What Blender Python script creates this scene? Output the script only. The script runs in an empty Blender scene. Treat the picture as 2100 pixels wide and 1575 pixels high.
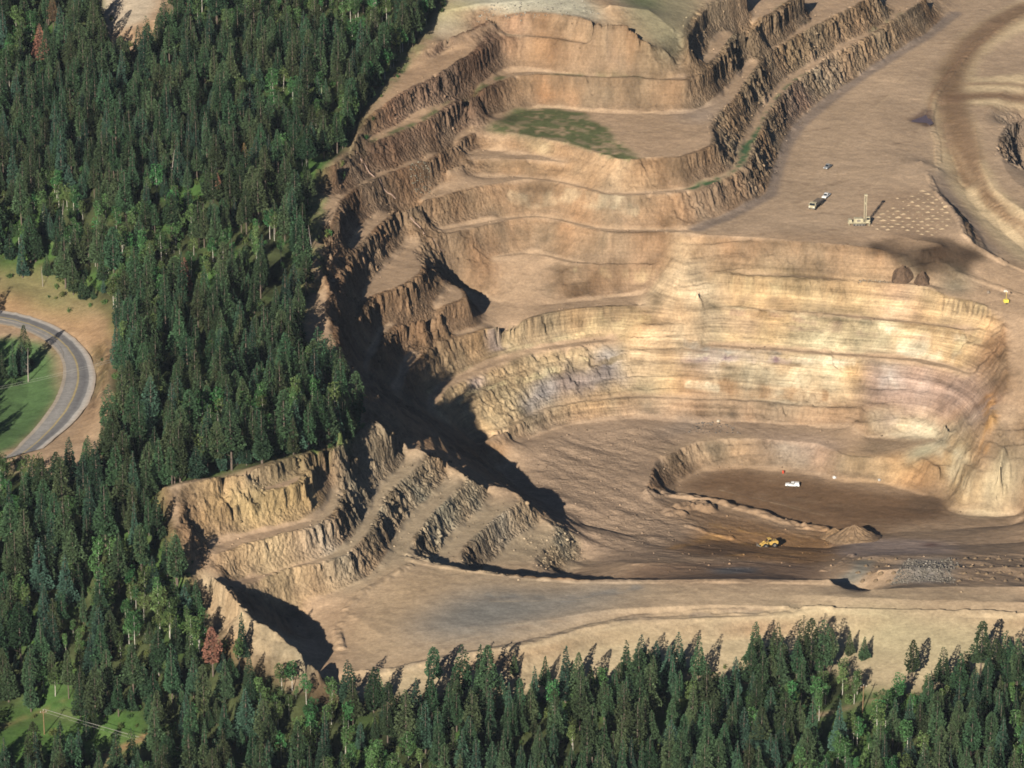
import bpy, math, random
import numpy as np
from mathutils import Vector, Matrix

S = bpy.context.scene
R = math.radians
# ------------------------------------------------------------------ camera, sky, sun, exposure
DEP, DIST, FPX = 22.0, 1600.0, 8000.0
CX, CY, CZ = 0.0, -DIST*math.cos(R(DEP)), 20+DIST*math.sin(R(DEP))
cd = bpy.data.cameras.new('camera'); cam = bpy.data.objects.new('camera', cd)
S.collection.objects.link(cam); S.camera = cam
cam.location = (CX, CY, CZ); cam.rotation_euler = (R(90-DEP), 0, 0)
cd.sensor_width = 36; cd.lens = FPX/2100*36; cd.clip_start = 10; cd.clip_end = 20000

SUN_EL, SUN_AZ = 22.9, 19.5          # elevation; shadows fall this far right of the view direction
w = bpy.data.worlds.new('World'); S.world = w; w.use_nodes = True
nt = w.node_tree; bg = nt.nodes['Background']
sky = nt.nodes.new('ShaderNodeTexSky'); sky.sky_type = 'NISHITA'; sky.sun_disc = False
sky.sun_elevation = R(SUN_EL); sky.sun_rotation = R(180+SUN_AZ)
sky.air_density = .5; sky.dust_density = .3; sky.altitude = 2000
nt.links.new(sky.outputs[0], bg.inputs[0]); bg.inputs[1].default_value = 0.05
sd = bpy.data.lights.new('sun', 'SUN'); sun = bpy.data.objects.new('sun', sd); S.collection.objects.link(sun)
sd.energy = 5.0; sd.angle = R(0.5); sd.color = (1.0, 0.91, 0.79)
sdir = Vector((math.sin(R(SUN_AZ))*math.cos(R(SUN_EL)), math.cos(R(SUN_AZ))*math.cos(R(SUN_EL)), -math.sin(R(SUN_EL))))
sun.rotation_euler = sdir.to_track_quat('-Z', 'Y').to_euler()
S.view_settings.view_transform = 'Standard'; S.view_settings.look = 'None'
S.view_settings.exposure = 0.72; S.view_settings.gamma = 1
try: S.view_settings.use_curve_mapping = False
except Exception: pass

S.cycles.filter_width = 1.7; S.cycles.diffuse_bounces = 0; S.cycles.max_bounces = 4
rng = np.random.default_rng(7); random.seed(7)

# ------------------------------------------------------------------ helpers
def tag(o, label=None, cat=None, group=None, kind=None):
    if label: o['label'] = label
    if cat: o['category'] = cat
    if group: o['group'] = group
    if kind: o['kind'] = kind
    return o
def empty(name, loc, rz=0, label=None, cat=None, group=None, sc=1):
    o = bpy.data.objects.new(name, None); S.collection.objects.link(o)
    o.location = loc; o.rotation_euler = (0, 0, rz); o.scale = (sc, sc, sc); o.empty_display_size = .5
    return tag(o, label, cat, group)
def meshobj(name, verts, faces, mats, parent=None, fm=None, smooth=False):
    me = bpy.data.meshes.new(name); me.from_pydata([tuple(v) for v in verts], [], [tuple(f) for f in faces])
    for m in (mats if isinstance(mats, (list, tuple)) else [mats]): me.materials.append(m)
    if fm is not None: me.polygons.foreach_set('material_index', fm)
    if smooth: me.polygons.foreach_set('use_smooth', [True]*len(me.polygons))
    me.update()
    o = bpy.data.objects.new(name, me); S.collection.objects.link(o)
    if parent: o.parent = parent
    return o
def mat(name, col, rough=.8, var=.25, scale=2.0, metal=0.0, bump=0.0, spec=.3, rnd=0.0):
    m = bpy.data.materials.new(name); m.use_nodes = True; n = m.node_tree.nodes; l = m.node_tree.links
    b = n['Principled BSDF']; b.inputs['Roughness'].default_value = rough; b.inputs['Metallic'].default_value = metal
    b.inputs['Specular IOR Level'].default_value = spec
    tc = n.new('ShaderNodeTexCoord'); nz = n.new('ShaderNodeTexNoise'); nz.inputs['Scale'].default_value = scale
    nz.inputs['Detail'].default_value = 5; l.new(tc.outputs['Object'], nz.inputs['Vector'])
    r = n.new('ShaderNodeMapRange'); r.inputs[1].default_value = .3; r.inputs[2].default_value = .7
    r.inputs[3].default_value = 1-var; r.inputs[4].default_value = 1+var
    l.new(nz.outputs[0], r.inputs[0])
    mx = n.new('ShaderNodeMix'); mx.data_type = 'RGBA'; mx.blend_type = 'MULTIPLY'; mx.inputs[0].default_value = 1
    mx.inputs[6].default_value = (*col, 1); l.new(r.outputs[0], mx.inputs[7])
    out = mx.outputs[2]
    if rnd:
        oi = n.new('ShaderNodeObjectInfo'); hs = n.new('ShaderNodeHueSaturation')
        a = n.new('ShaderNodeMapRange'); a.inputs[3].default_value = .5-rnd*.09; a.inputs[4].default_value = .5+rnd*.05
        v = n.new('ShaderNodeMath'); v.operation = 'MULTIPLY'; v.inputs[1].default_value = 7.31
        fr = n.new('ShaderNodeMath'); fr.operation = 'FRACT'
        c = n.new('ShaderNodeMapRange'); c.inputs[3].default_value = 1-rnd*.5; c.inputs[4].default_value = 1+rnd*.55
        l.new(oi.outputs['Random'], a.inputs[0]); l.new(oi.outputs['Random'], v.inputs[0]); l.new(v.outputs[0], fr.inputs[0])
        l.new(fr.outputs[0], c.inputs[0]); l.new(a.outputs[0], hs.inputs['Hue']); l.new(c.outputs[0], hs.inputs['Value'])
        l.new(out, hs.inputs['Color']); out = hs.outputs[0]
    l.new(out, b.inputs['Base Color'])
    if bump:
        bp = n.new('ShaderNodeBump'); bp.inputs['Strength'].default_value = bump; bp.inputs['Distance'].default_value = .1
        l.new(nz.outputs[0], bp.inputs['Height']); l.new(bp.outputs[0], b.inputs['Normal'])
    return m

# pixel (of the 2100-wide photograph) + height -> point in the world
_c, _s = math.cos(R(DEP)), math.sin(R(DEP))
def raydir(u, v):
    a = (np.asarray(u, float)-1050)/FPX; b = (787.5-np.asarray(v, float))/FPX
    return a, _c+b*_s, -_s+b*_c
def unproj(u, v, z):
    dx, dy, dz = raydir(u, v); t = (np.asarray(z, float)-CZ)/dz
    return CX+dx*t, CY+dy*t

# ------------------------------------------------------------------ terrain: break lines traced as (u, v) with heights
CELL = 0.5
X0, X1, Y0, Y1 = -330.0, 330.0, -400.0, 520.0
NX, NY = int((X1-X0)/CELL)+1, int((Y1-Y0)/CELL)+1
LINES = []
def L(z, s):
    """s: 'u,v u,v ...'; z: one height or a list of [first..last] values spread over the points; 'u,v,z' overrides"""
    pts = []
    raw = [tuple(float(q) for q in p.split(',')) for p in s.split()]
    n = len(raw)
    for i, p in enumerate(raw):
        if len(p) == 3: zz = p[2]
        elif isinstance(z, (list, tuple)):
            zz = float(np.interp(i/(n-1), np.linspace(0, 1, len(z)), z))
        else: zz = z
        pts.append((p[0], p[1], zz))
    LINES.append(pts)
# --- upper hill and back wall of the big pit
L(118, '842,107,110.5 867,104,111.5 891,97,112 910,82,113.3 937,70,115 954,63,115.5 983,51,116 1002,41,117 1021,38,117 1064,32,118 1096,29,118.5 1142,29,119 1184,34,120 1226,46,120 1268,47,120 1285,46,120 1290,55,118 1304,70,115 1329,91,111 1357,99,108 1372,110,106 1388,131,101 1410,132,99')
L(110, '823,152,106 842,141,107 869,130,108 897,116,108.5 926,95,109 954,84,110 992,72,110 1021,69,110 1064,69 1138,76 1210,88 1287,88 1325,91')
L([106,109,110,110], '724,293,98 735,270,100 747,253,101.5 773,230,103.5 796,211,104.7 838,187,105.6 859,175,106.2 891,156,107.2 930,137,108.2 945,126,109 973,114,109.5 983,105,110 1002,91,110 1017,84,110 1040,79,110 1064,74,110 1138,81,110 1210,92,110 1287,92,110 1325,95,110')
L(97, '724,297,95 773,272,95.5 798,261,96 840,236,96 869,227,96 903,215,96.3 926,200,96.5 964,181,96.7 992,164 1011,152 1030,144 1064,141 1127,146 1220,152 1306,158 1344,161 1410,158 1432,150')
L(97, '723,304,94.8 762,293,95 804,276,95.5 850,259,95.5 907,230,96 937,211,96.4 983,190 1011,175 1033,164 1058,155 1115,154 1210,158 1325,163 1409,164 1441,151')
L(0, '723,304,94.8 709,325,94 690,333,94 673,342,93 666,360,91 655,395,86')
L(84, '683,405 742,374 772,355 810,344 858,323 906,302 922,282 952,263 964,253 996,244 1021,238 1058,227 1106,217 1153,219 1201,225 1268,229 1344,230 1401,228 1430,220 1458,204')
L(84, '675,537,79 674,517,81 673,489,83 680,480 693,460 696,440 700,420 714,405 727,391 786,361 839,342 881,330 906,313 934,298 963,279 975,272 1000,265 1048,272 1114,283 1171,294 1206,306 1238,317 1270,327 1305,328 1328,323 1381,323 1400,321 1430,313 1463,298 1462,285 1456,265 1455,243 1467,232 1479,225 1511,200 1530,168 1551,143 1569,120 1595,99 1628,76 1666,57 1704,38 1742,17 1776,0 1800,-15')
L(78, '906,334 944,319 976,305 1000,308 1076,317 1107,319 1133,327 1168,332')
L(78, '880,356 906,350 932,341 972,329 1020,325 1057,326 1133,331 1168,335')
L(72, '671,583 673,562 677,540 685,527 715,489 753,447 810,420 864,401 906,376 944,362 1000,361 1057,361 1095,364 1133,369 1171,376 1219,388 1248,396 1286,397 1343,392 1381,388 1411,385 1436,370 1467,361 1493,350 1505,338 1512,327 1518,311 1526,287 1533,265 1537,252 1549,232 1570,202 1588,181 1612,156 1647,137 1689,112 1719,90 1761,74 1780,65 1817,40 1867,10 1885,-5')
L(72, '686,596 690,592 700,577 702,566 710,550 725,527 744,500 772,470 803,445 814,435 839,426 887,409 944,393 1000,381 1057,369 1080,367 1114,369 1162,378 1210,389 1238,398 1267,402 1305,401 1343,398 1394,396 1427,391 1455,382 1493,363 1518,351 1531,338 1539,321 1541,306 1550,287 1562,267 1570,243 1586,219 1599,198 1628,170 1654,150 1681,131 1704,110 1738,97 1780,76 1833,42 1880,12 1900,-5')
# right hand upper wall
L(110, '1412,108,106 1409,75 1427,40 1450,17 1487,0 1530,-20')
L(97, '1416,131 1443,109 1447,91 1462,72 1487,63 1513,51 1538,30 1586,11 1599,0 1620,-12')
L(97, '1441,149 1462,137 1483,107 1504,76 1515,70 1546,59 1561,42 1590,29 1609,15 1624,4 1650,-12')
L(84, '1460,202 1471,187 1487,173 1504,158 1519,133 1532,118 1544,107 1572,97 1599,80 1614,69 1647,48 1675,25 1704,13 1723,4 1745,-10')
# terrace with the drill (60)
L(60, '721,651 727,632 734,621 736,604 744,587 761,570 774,556 791,533 810,515 820,502 826,481 864,471 906,468 963,456 1000,449 1038,446 1095,441 1133,444 1181,455 1229,467 1267,470 1333,470 1413,472 1436,460 1474,443 1512,428 1550,407 1570,395 1581,363 1587,332 1602,296 1613,275 1626,253 1647,232 1677,211 1708,192 1742,168 1783,140 1833,107 1883,77 1947,30 1983,0 2010,-15')
L(60, '724,652 744,626 763,613 791,600 820,590 845,577 866,562 869,552 864,535 850,524 849,511 864,500 887,489 925,479 982,466 1020,458 1038,452 1076,446 1124,447 1168,457 1200,467 1242,476 1300,478 1354,477 1400,476 1450,482 1500,484 1560,488 1620,493 1700,500 1760,507 1800,512,59 1830,519,57.5 1880,529,55 1920,541,53 1950,560,51 1975,578,49')
L(60, '1700,300 1800,250 1860,180 1930,90 1990,30 2050,-15')
L(60, '1450,475 1560,460 1700,420 1800,380 1890,330')
L(60, '1700,470 1800,470 1870,490 1930,500')
L([60,60,60], '1903,350 1905,382 1925,402 1950,425 1968,450 1976,478 1990,498,58 2005,509,56 2062,543,51 2105,562,49')
L([59,50], '1922,345 1926,382 1958,424 1984,452 2002,478 2030,512 2066,540 2105,556')
L([61,60,59,57,54,51,49], '2010,20 1960,100 1935,180 1930,240 1950,320 1985,400 2060,480 2110,520')
L([61,60,59,57], '2100,130 2050,200 2000,260 2010,330 2040,390 2110,440')
L(59, '2110,238 2070,258 2050,282 2048,312 2060,345 2080,372 2110,390')
L([50,44,46], '2125,262 2100,290 2085,312 2090,345 2110,372')
L([58,52,47,46], '1890,515,58 1930,535,54.5 1965,560,51.5 2000,585,48.5 2060,600,46')
# 48
L(48, '740,768 736,741 742,735 751,714 761,695 763,678 770,670 791,661 810,657 833,650 854,638 875,621 906,604 914,598')
L(48, '1000,525 1038,520 1095,514 1171,534 1229,537 1305,537 1345,539')
L(48, '1470,559 1530,562 1620,564 1700,569 1760,574 1840,577 1900,582 1930,590,47.3 1955,596,47 1980,592,47.5')
L(48, '727,789 742,771 757,749 767,731 778,716 784,703 786,690 807,674 835,661 868,650 896,638 917,627 957,613 955,602 944,590 932,585')
L(48, '1000,530 1038,525 1095,519 1171,540 1229,542 1305,542 1345,544')
L(48, '1445,566,46 1470,565,47.5 1530,567 1620,569 1700,575 1795,579 1871,585 1910,589 1934,609,46 1967,614,46 2005,623,45 2035,636,44')
# 36
L(36, '795,800 797,790 807,781 812,756 820,739 824,728 830,722 849,710 877,703 902,690 944,678 972,670 985,650 975,630 958,612,37 935,592,38 918,582,39 945,592,38 980,605,37 1010,616 1033,626 1083,632 1133,622 1200,613 1283,604 1340,600')
L(36, '1450,614,39 1480,620,36.5 1567,632 1667,637 1767,648 1862,656 1957,667 1988,672 2010,668,38 2028,656,41 2040,646,43')
L(36, '800,812 820,798 830,781 839,762 854,743 873,726 896,712 925,701 963,688 1001,676 1020,672 1060,662 1100,652 1133,643 1200,633 1300,628 1335,625')
L(36, '1475,628 1500,630 1567,637 1667,642 1767,655 1883,663 1987,679 2015,690,35.8 2038,692,36')
# 24
L(0, '1422,478,60 1412,520,54 1402,560,48.5 1394,600,42 1388,632,36.5 1375,655,32 1355,690,26.5 1330,730,20 1300,770,13')
L(0, '1400,478,60 1375,540,50 1340,600,39 1310,628,35')
L(0, '1430,600,43 1450,650,33 1430,690,27 1410,706,24')
L(24, '866,834 877,810 889,796 908,779 946,764 993,741 1033,724 1100,708 1167,698 1267,687')
L(24, '1450,703 1467,704 1613,715 1700,723 1795,727 1871,732 1919,740 1967,755 1991,764 2012,752,28 2030,732,31.5 2040,705,35')
L(24, '871,842 890,830 906,819 910,802 927,787 957,775 983,763 1033,743 1100,722 1167,712 1267,696')
L(24, '1450,710 1467,712 1613,721 1700,729 1795,734 1871,740 1967,762 2017,785 2037,818 2033,858')
L(0, '2060,650,43 2058,690,39 2062,740,34.5 2066,790,30 2066,850,24 2060,900,18 2050,960,10')
L(0, '2110,640,45 2110,700,40 2110,760,35 2110,850,25 2110,930,14 2105,985,5 2110,1045,-7')
# 8
L(7, '985,912 1017,888 1050,868 1083,852 1117,836 1167,825 1240,817 1317,812 1367,813 1400,815 1500,818 1550,821 1667,833 1700,836 1760,835 1780,848')
L(7, '990,915 1022,891 1054,872 1087,856 1120,840 1170,829 1240,821 1317,816 1400,819 1500,822 1550,825 1667,837 1700,840 1760,840 1780,850 1843,850 1890,855 1936,876 1948,899,6')
L([10,8,4,4], '1936,870,10 1955,905,8 1972,945,6 1997,981,4 2040,990,3 2095,985,4')
# floor 0 and inner hole
L(0.6, '960,930 1010,920 1063,903 1100,889 1150,873 1200,862 1300,856 1400,863 1533,865 1633,868 1750,873')
L([-3,0], '1005,955,-2 1030,975,-2 1060,1000,-1 1130,1040,0 1185,1080,0')
L(0, '1080,950 1150,930 1250,910 1330,920')
L(0, '1776,897,0 1833,893,.5 1919,897,3.5 1938,907,4.5')
L(-.5, '1721,931 1753,938,-1 1782,940,-1.2 1841,940,-1 1862,933,0 1900,945,1.5 1925,960,2')
L(-1, '1130,1000 1230,1010 1330,1014')
L(0, '1326,1011 1346,938 1376,934 1395,920 1418,909 1458,902 1529,899 1586,903 1643,907 1681,911 1721,929')
L(-9, '1362,1016 1375,1000 1395,985 1433,964 1496,957 1563,959 1643,968 1696,974 1711,981 1776,984 1852,1002 1883,1012 1938,1013 1950,1025 1955,1050 2110,1057')
L(-9, '1420,1000 1550,1010 1700,1030 1850,1040 1930,1045')
L([-4.5,-5,-6,-8], '1330,1015 1400,1022 1470,1027 1510,1040 1555,1052 1600,1068 1635,1078 1700,1087')
L([-9,-9], '1400,1014 1470,1019 1515,1031 1560,1043 1605,1058 1640,1070 1710,1079')
L(0, '1720,1090,-8.5 1800,1095,-6 1900,1088,-5 2110,1075,-7')
L(0, '1200,1080,-3 1300,1095,-2 1400,1100,-1 1500,1112,-2 1600,1120,-3 1700,1126,-4')
L(0, '1195,1150,-1 1250,1152,4 1300,1155,10 1400,1155,11 1500,1153,11 1600,1152,11 1690,1154,10')
L(0, '1760,1120,2 1850,1117,3.5 1950,1117,4 2110,1113,4')
L(0, '1770,1142,13 1850,1140,14 1950,1140,14 2110,1138,14')
L(0, '1800,1168,22 1900,1166,22 2110,1164,22')
L(0, '1090,1292,0 1150,1292,1 1200,1284,4')
L(0, '1725,1250,12 1765,1252,12')
L(20, '885,1184 926,1190 965,1199')
L(10, '990,1248 1060,1256')
# --- near lobe: benches of the ridge
L(0, '1191,1150 1189,1130')
L([56,58,56], '760,857 775,866,56 783,879,54 800,886,52 812,893,46 829,907,43 838,922,40 855,920,41 882,932,39 912,943,36 931,960,32 954,974,31 973,987,28 990,1002,24 1008,996,24 1042,1000,22 1065,1020,20 1086,1038,17 1107,1061,12 1132,1078,11 1155,1085,8 1176,1105,4 1189,1128,1')
L([67,68,68,66,63,60,57], '335,1001 386,990 426,982 471,972 521,961 586,944 628,934 652,925 700,906 733,888,57 752,863,58 762,858,58')
L(60, '455,1025 468,1013 529,1000 586,981 618,968')
L(60, '452,1034 456,1031 510,1018 567,1007 601,999 622,985 640,952,61')
L(48, '418,1119 440,1112 464,1100 510,1090 567,1077 624,1062 642,1049 655,1037 665,1008 676,985 691,974 703,955 707,937 740,916 771,894')
L(48, '414,1144 440,1139 462,1134 519,1119 586,1098 648,1084 672,1065 690,1052 703,1027 710,1002 722,980 731,959 739,940 766,926 793,911 801,898')
L(38, '470,1190,41 500,1180 548,1170 605,1153 640,1145 682,1132 722,1094 743,1061 758,1031 764,1002 790,981 812,955 816,930 828,918')
L(38, '490,1205,40 530,1192 560,1180 605,1166 660,1158 714,1141 731,1117 758,1092 775,1058 789,1033 794,1010 829,981 863,953 880,938')
L(29, '600,1222 650,1212 700,1200 740,1188 775,1165 790,1140 796,1113 815,1092 832,1065 857,1042 897,1008 908,985 912,960')
L(29, '800,1168 815,1155 832,1141 851,1107 867,1079 893,1048 922,1025 949,991 955,980')
L(20, '870,1150 892,1143 900,1135 917,1101 949,1074 987,1050 1000,1025 1000,1008')
L(20, '920,1165 936,1145 960,1114 991,1088 1016,1067 1058,1038 1070,1030')
L(10, '980,1180 987,1168 1012,1149 1040,1112 1075,1097 1105,1070')
L(9.5, '1055,1186 1088,1168 1100,1135 1136,1101 1145,1090')
L(1, '1150,1190 1160,1170 1178,1150 1190,1135')
# platform and its far edge (28)
L(28, '832,1143 860,1144 900,1156 960,1168 1010,1173 1080,1181 1130,1187 1190,1191 1300,1190 1400,1189 1500,1187 1600,1188 1690,1190 1705,1193')
L(0, '1705,1193,28 1720,1199,27 1740,1208,25.5 1765,1213,25.5 1785,1210,27')
L(28, '1790,1209 1850,1206 1950,1203 2110,1204')
L(28.2, '760,1215 900,1200 1050,1215 1250,1220 1500,1215 1700,1222 1900,1230 2110,1235')
L(28, '720,1260 780,1300 900,1290 1050,1280 1250,1250 1450,1240 1700,1245 2110,1255')
L([27,26.5,26,26,26,26.5], '700,1340 720,1380 800,1370 900,1345 1000,1330 1100,1310 1200,1280 1300,1266 1500,1260 1700,1250 2110,1262')
L([27.2,26.8,26.6,26.6,26.6], '740,1376 800,1374 900,1352 1000,1336 1100,1318 1200,1290 1300,1272 1500,1265 1700,1256')
L([24,23,22,22,21,21,20], '710,1400 820,1430 900,1400 1000,1375 1100,1365 1250,1330 1400,1320 1550,1310 1700,1310 1850,1335 1980,1345 2110,1330')
L([30,25,18,17,17,17], '600,1420 700,1430 850,1450 1000,1430 1200,1400 1500,1380 1800,1390 2110,1400')
L([17,16,14,12,11,11], '-60,1575 300,1560 700,1545 1100,1530 1500,1500 2150,1500')
L([13,11,9,7,6,6], '-80,1680 300,1680 700,1680 1100,1680 1500,1680 2180,1680')
# left lobe hollow and spur
L([28,26,24,26], '700,1225 660,1250 640,1290 665,1350')
L([30,24,21,22], '560,1250 575,1262 592,1278 625,1320')
L([47,47,46,44,41,34], '433,1180 466,1209 490,1234 515,1268 550,1285 576,1300 610,1335 655,1378')
L([46,42,37,33,30,27], '400,1170,46 420,1205 440,1250 470,1300 530,1335 600,1385')
L([66,63,60,54,50], '340,1010 376,1033 357,1085 365,1120,55 372,1160,50')
L([58,53,50], '395,1085,58 385,1110,56 400,1140,48 405,1160,47')
# forest side hills
L([124,124,124,124], '-60,-60 250,-70 560,-70 900,-60')
L([118,119,120,120], '300,40 560,40 760,20 880,10')
L([108,108,110,111,111,112], '-40,80 180,60 380,120 560,120 700,120 830,100')
L([94,96,98,100,101], '-40,250 180,260 380,260 560,250 720,240')
L([82,86,90,95,97], '-40,380 180,400 380,400 560,360 690,335')
L([66,70,78,82,84,84], '-40,520 180,520 340,530 500,500 600,450 648,425')
L([84,80,77,73,72,72,71,68,66], '650,447 648,500 655,530 668,583 683,601 677,619 670,642 677,657 692,670,69 690,701,68 692,718,67 689,739,66 690,758,65 706,783,63')
L([60,62,66,71,74,74,73], '60,570 200,610 300,660 400,690 500,680 600,620 650,600')
L([55.5]*2, '-30,636 0,636 40,644 80,656 120,673 155,695 182,725 197,760 198,785 190,815 172,845 145,875 110,900 80,920 40,950')
L([55]*2, '-30,668 0,668 40,676 75,692 105,710 125,735 131,760 128,790 118,820 100,850 70,885 35,915 0,940')
L([54,52,52,53], '-30,700 40,740 60,800 20,880 -30,900')
L([60,64,68,70,69,67], '215,700 225,800 300,820 400,830 550,830 700,840')
L([57,60,64,66,66], '180,900 250,930 400,930 550,910 700,880')
L([50,54,60,66], '-40,980 100,1000 220,1000 330,1003')
L([48,50,54,58,60], '-40,1100 120,1100 240,1090 310,1060 345,1060')
L([40,42,45,47,46], '-40,1220 120,1220 260,1210 340,1180 390,1185')
L([28,30,33,35,34], '-40,1360 150,1360 300,1350 400,1320 450,1300')
L([18,20,23,25,23], '-50,1460 150,1460 350,1460 550,1440 690,1410')
# hill top right of the back wall
L([124,123,120,117], '900,-60 1150,-60 1330,-50 1450,-60')
L([122,118,112,105], '1250,10 1330,20 1380,60 1400,100')
L([119,121,121.5,122], '905,22 980,8 1100,0 1200,-5')
L([60.5,61,62], '1750,-40,80 1900,-60,70 2010,-60,62 2150,-60,62')

def rasterise():
    sz = np.zeros((NY, NX)); ct = np.zeros((NY, NX))
    for pts in LINES:
        a = np.array(pts); x, y = unproj(a[:, 0], a[:, 1], a[:, 2])
        for i in range(len(a)-1):
            n = max(2, int(math.hypot(x[i+1]-x[i], y[i+1]-y[i])/(CELL*.6)))
            t = np.linspace(0, 1, n)
            xs = x[i]+(x[i+1]-x[i])*t; ys = y[i]+(y[i+1]-y[i])*t; zs = a[i, 2]+(a[i+1, 2]-a[i, 2])*t
            ix = np.round((xs-X0)/CELL).astype(int); iy = np.round((ys-Y0)/CELL).astype(int)
            ok = (ix >= 0) & (ix < NX) & (iy >= 0) & (iy < NY)
            np.add.at(sz, (iy[ok], ix[ok]), zs[ok]); np.add.at(ct, (iy[ok], ix[ok]), 1)
    return sz, ct
def solve():
    sz, ct = rasterise(); pyr = [(sz, ct)]
    for _ in range(7):
        s, c = pyr[-1]; h, ww = s.shape
        s2 = np.zeros(((h+1)//2*2, (ww+1)//2*2)); c2 = s2.copy(); s2[:h, :ww] = s; c2[:h, :ww] = c
        f = lambda q: q[0::2, 0::2]+q[1::2, 0::2]+q[0::2, 1::2]+q[1::2, 1::2]
        pyr.append((f(s2), f(c2)))
    z = None
    for lev, (s, c) in reversed(list(enumerate(pyr))):
        m = c > 0; zc = np.where(m, s/np.maximum(c, 1), 0)
        if z is None: z = np.full(s.shape, zc[m].mean())
        else: z = np.repeat(np.repeat(z, 2, 0), 2, 1)[:s.shape[0], :s.shape[1]]
        z = np.where(m, zc, z).astype(np.float32 if lev < 3 else np.float64)
        for it in range(400 if lev > 3 else (120 if lev > 1 else 60)):
            p = np.pad(z, 1, mode='edge')
            q = .25*(p[:-2, 1:-1]+p[2:, 1:-1]+p[1:-1, :-2]+p[1:-1, 2:])
            z = np.where(m, zc, q)
    return z.astype(np.float64)
def blur(a, sig):
    r = max(1, int(sig*1.2)); k = 2*r+1
    for _ in range(3):
        for ax in (0, 1):
            p = np.pad(a, [(r+1, r) if i == ax else (0, 0) for i in (0, 1)], mode='edge')
            c = np.cumsum(p, axis=ax)
            a = (np.take(c, np.arange(k, c.shape[ax]), axis=ax)-np.take(c, np.arange(0, c.shape[ax]-k), axis=ax))/k
    return a
def sample(a, x, y):
    fx = np.clip((x-X0)/CELL, 0, NX-1.001); fy = np.clip((y-Y0)/CELL, 0, NY-1.001)
    ix = fx.astype(int); iy = fy.astype(int); fx = fx-ix; fy = fy-iy
    return (a[iy, ix]*(1-fx)+a[iy, ix+1]*fx)*(1-fy)+(a[iy+1, ix]*(1-fx)+a[iy+1, ix+1]*fx)*fy
def vnoise(x, y, sx, sy, seed):
    r = np.random.default_rng(seed); G = r.random((256, 256))*2-1
    a = np.asarray(x)/sx+1000; b = np.asarray(y)/sy+1000
    ia = np.floor(a).astype(int); ib = np.floor(b).astype(int); fa = a-ia; fb = b-ib
    fa = fa*fa*(3-2*fa); fb = fb*fb*(3-2*fb); g = lambda i, j: G[(ib+j) % 256, (ia+i) % 256]
    return (g(0, 0)*(1-fa)+g(1, 0)*fa)*(1-fb)+(g(0, 1)*(1-fa)+g(1, 1)*fa)*fb
gx = X0+np.arange(NX)*CELL; gy = Y0+np.arange(NY)*CELL
GX, GY = np.meshgrid(gx, gy)
Z0 = solve()
HZ = Z0
def ground(u, v):
    """where the line of sight through pixel (u, v) meets the terrain"""
    u = np.atleast_1d(np.asarray(u, float)); v = np.atleast_1d(np.asarray(v, float))
    dx, dy, dz = raydir(u, v)
    t0 = (140-CZ)/dz; t1 = (-25-CZ)/dz
    best = t1.copy(); done = np.zeros(len(u), bool); N = 500
    for k in range(N+1):
        t = t0+(t1-t0)*k/N
        h = sample(HZ, CX+dx*t, CY+dy*t)
        hit = (~done) & (CZ+dz*t <= h)
        best[hit] = (t-(t1-t0)/N*.5)[hit]; done |= hit
        if done.all(): break
    x = CX+dx*best; y = CY+dy*best
    return x, y, sample(HZ, x, y)
def at(u, v):
    x, y, z = ground([u], [v]); return Vector((float(x[0]), float(y[0]), float(z[0])))
def P(s): return [tuple(float(q) for q in p.split(',')) for p in s.split()]
def fillw(pts, soft=0.0, wob=0.0):
    """mask of a patch of ground whose outline is traced as pixels and laid on the terrain: (window, mask)"""
    a = np.array(pts); d = []
    for i in range(len(a)):
        p, q = a[i], a[(i+1) % len(a)]; n = max(1, int(np.hypot(*(q-p))/12))
        for k in range(n): d.append(p+(q-p)*k/n)
    d = np.array(d); px, py, _ = ground(d[:, 0], d[:, 1])
    pad = 8+int((2.2*soft+2.5*wob)/CELL)
    i0 = min(max(0, int((px.min()-X0)/CELL)-pad), NX-2); i1 = max(i0+1, min(NX, int((px.max()-X0)/CELL)+pad))
    j0 = min(max(0, int((py.min()-Y0)/CELL)-pad), NY-2); j1 = max(j0+1, min(NY, int((py.max()-Y0)/CELL)+pad))
    x = GX[j0:j1, i0:i1]; y = GY[j0:j1, i0:i1]
    if wob:
        x, y = (x+wob*(vnoise(x, y, 6*wob, 6*wob, 11)+.6*vnoise(x, y, 2*wob, 2*wob, 12)), y+wob*(vnoise(x, y, 6*wob, 6*wob, 13)+.6*vnoise(x, y, 2*wob, 2*wob, 14)))
    c = np.zeros(x.shape, bool); n = len(px)
    for i in range(n):
        xa, ya, xb, yb = px[i], py[i], px[(i+1) % n], py[(i+1) % n]
        if ya == yb: continue
        c ^= ((ya > y) != (yb > y)) & (x < (xb-xa)*(y-ya)/(yb-ya)+xa)
    c = c.astype(float)
    if soft: c = blur(c, soft/CELL)
    return (slice(j0, j1), slice(i0, i1)), c
def fill(pts, soft=0.0, wob=0.0):
    wn, c = fillw(pts, soft, wob); m = np.zeros((NY, NX)); m[wn] = c
    return m
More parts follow.
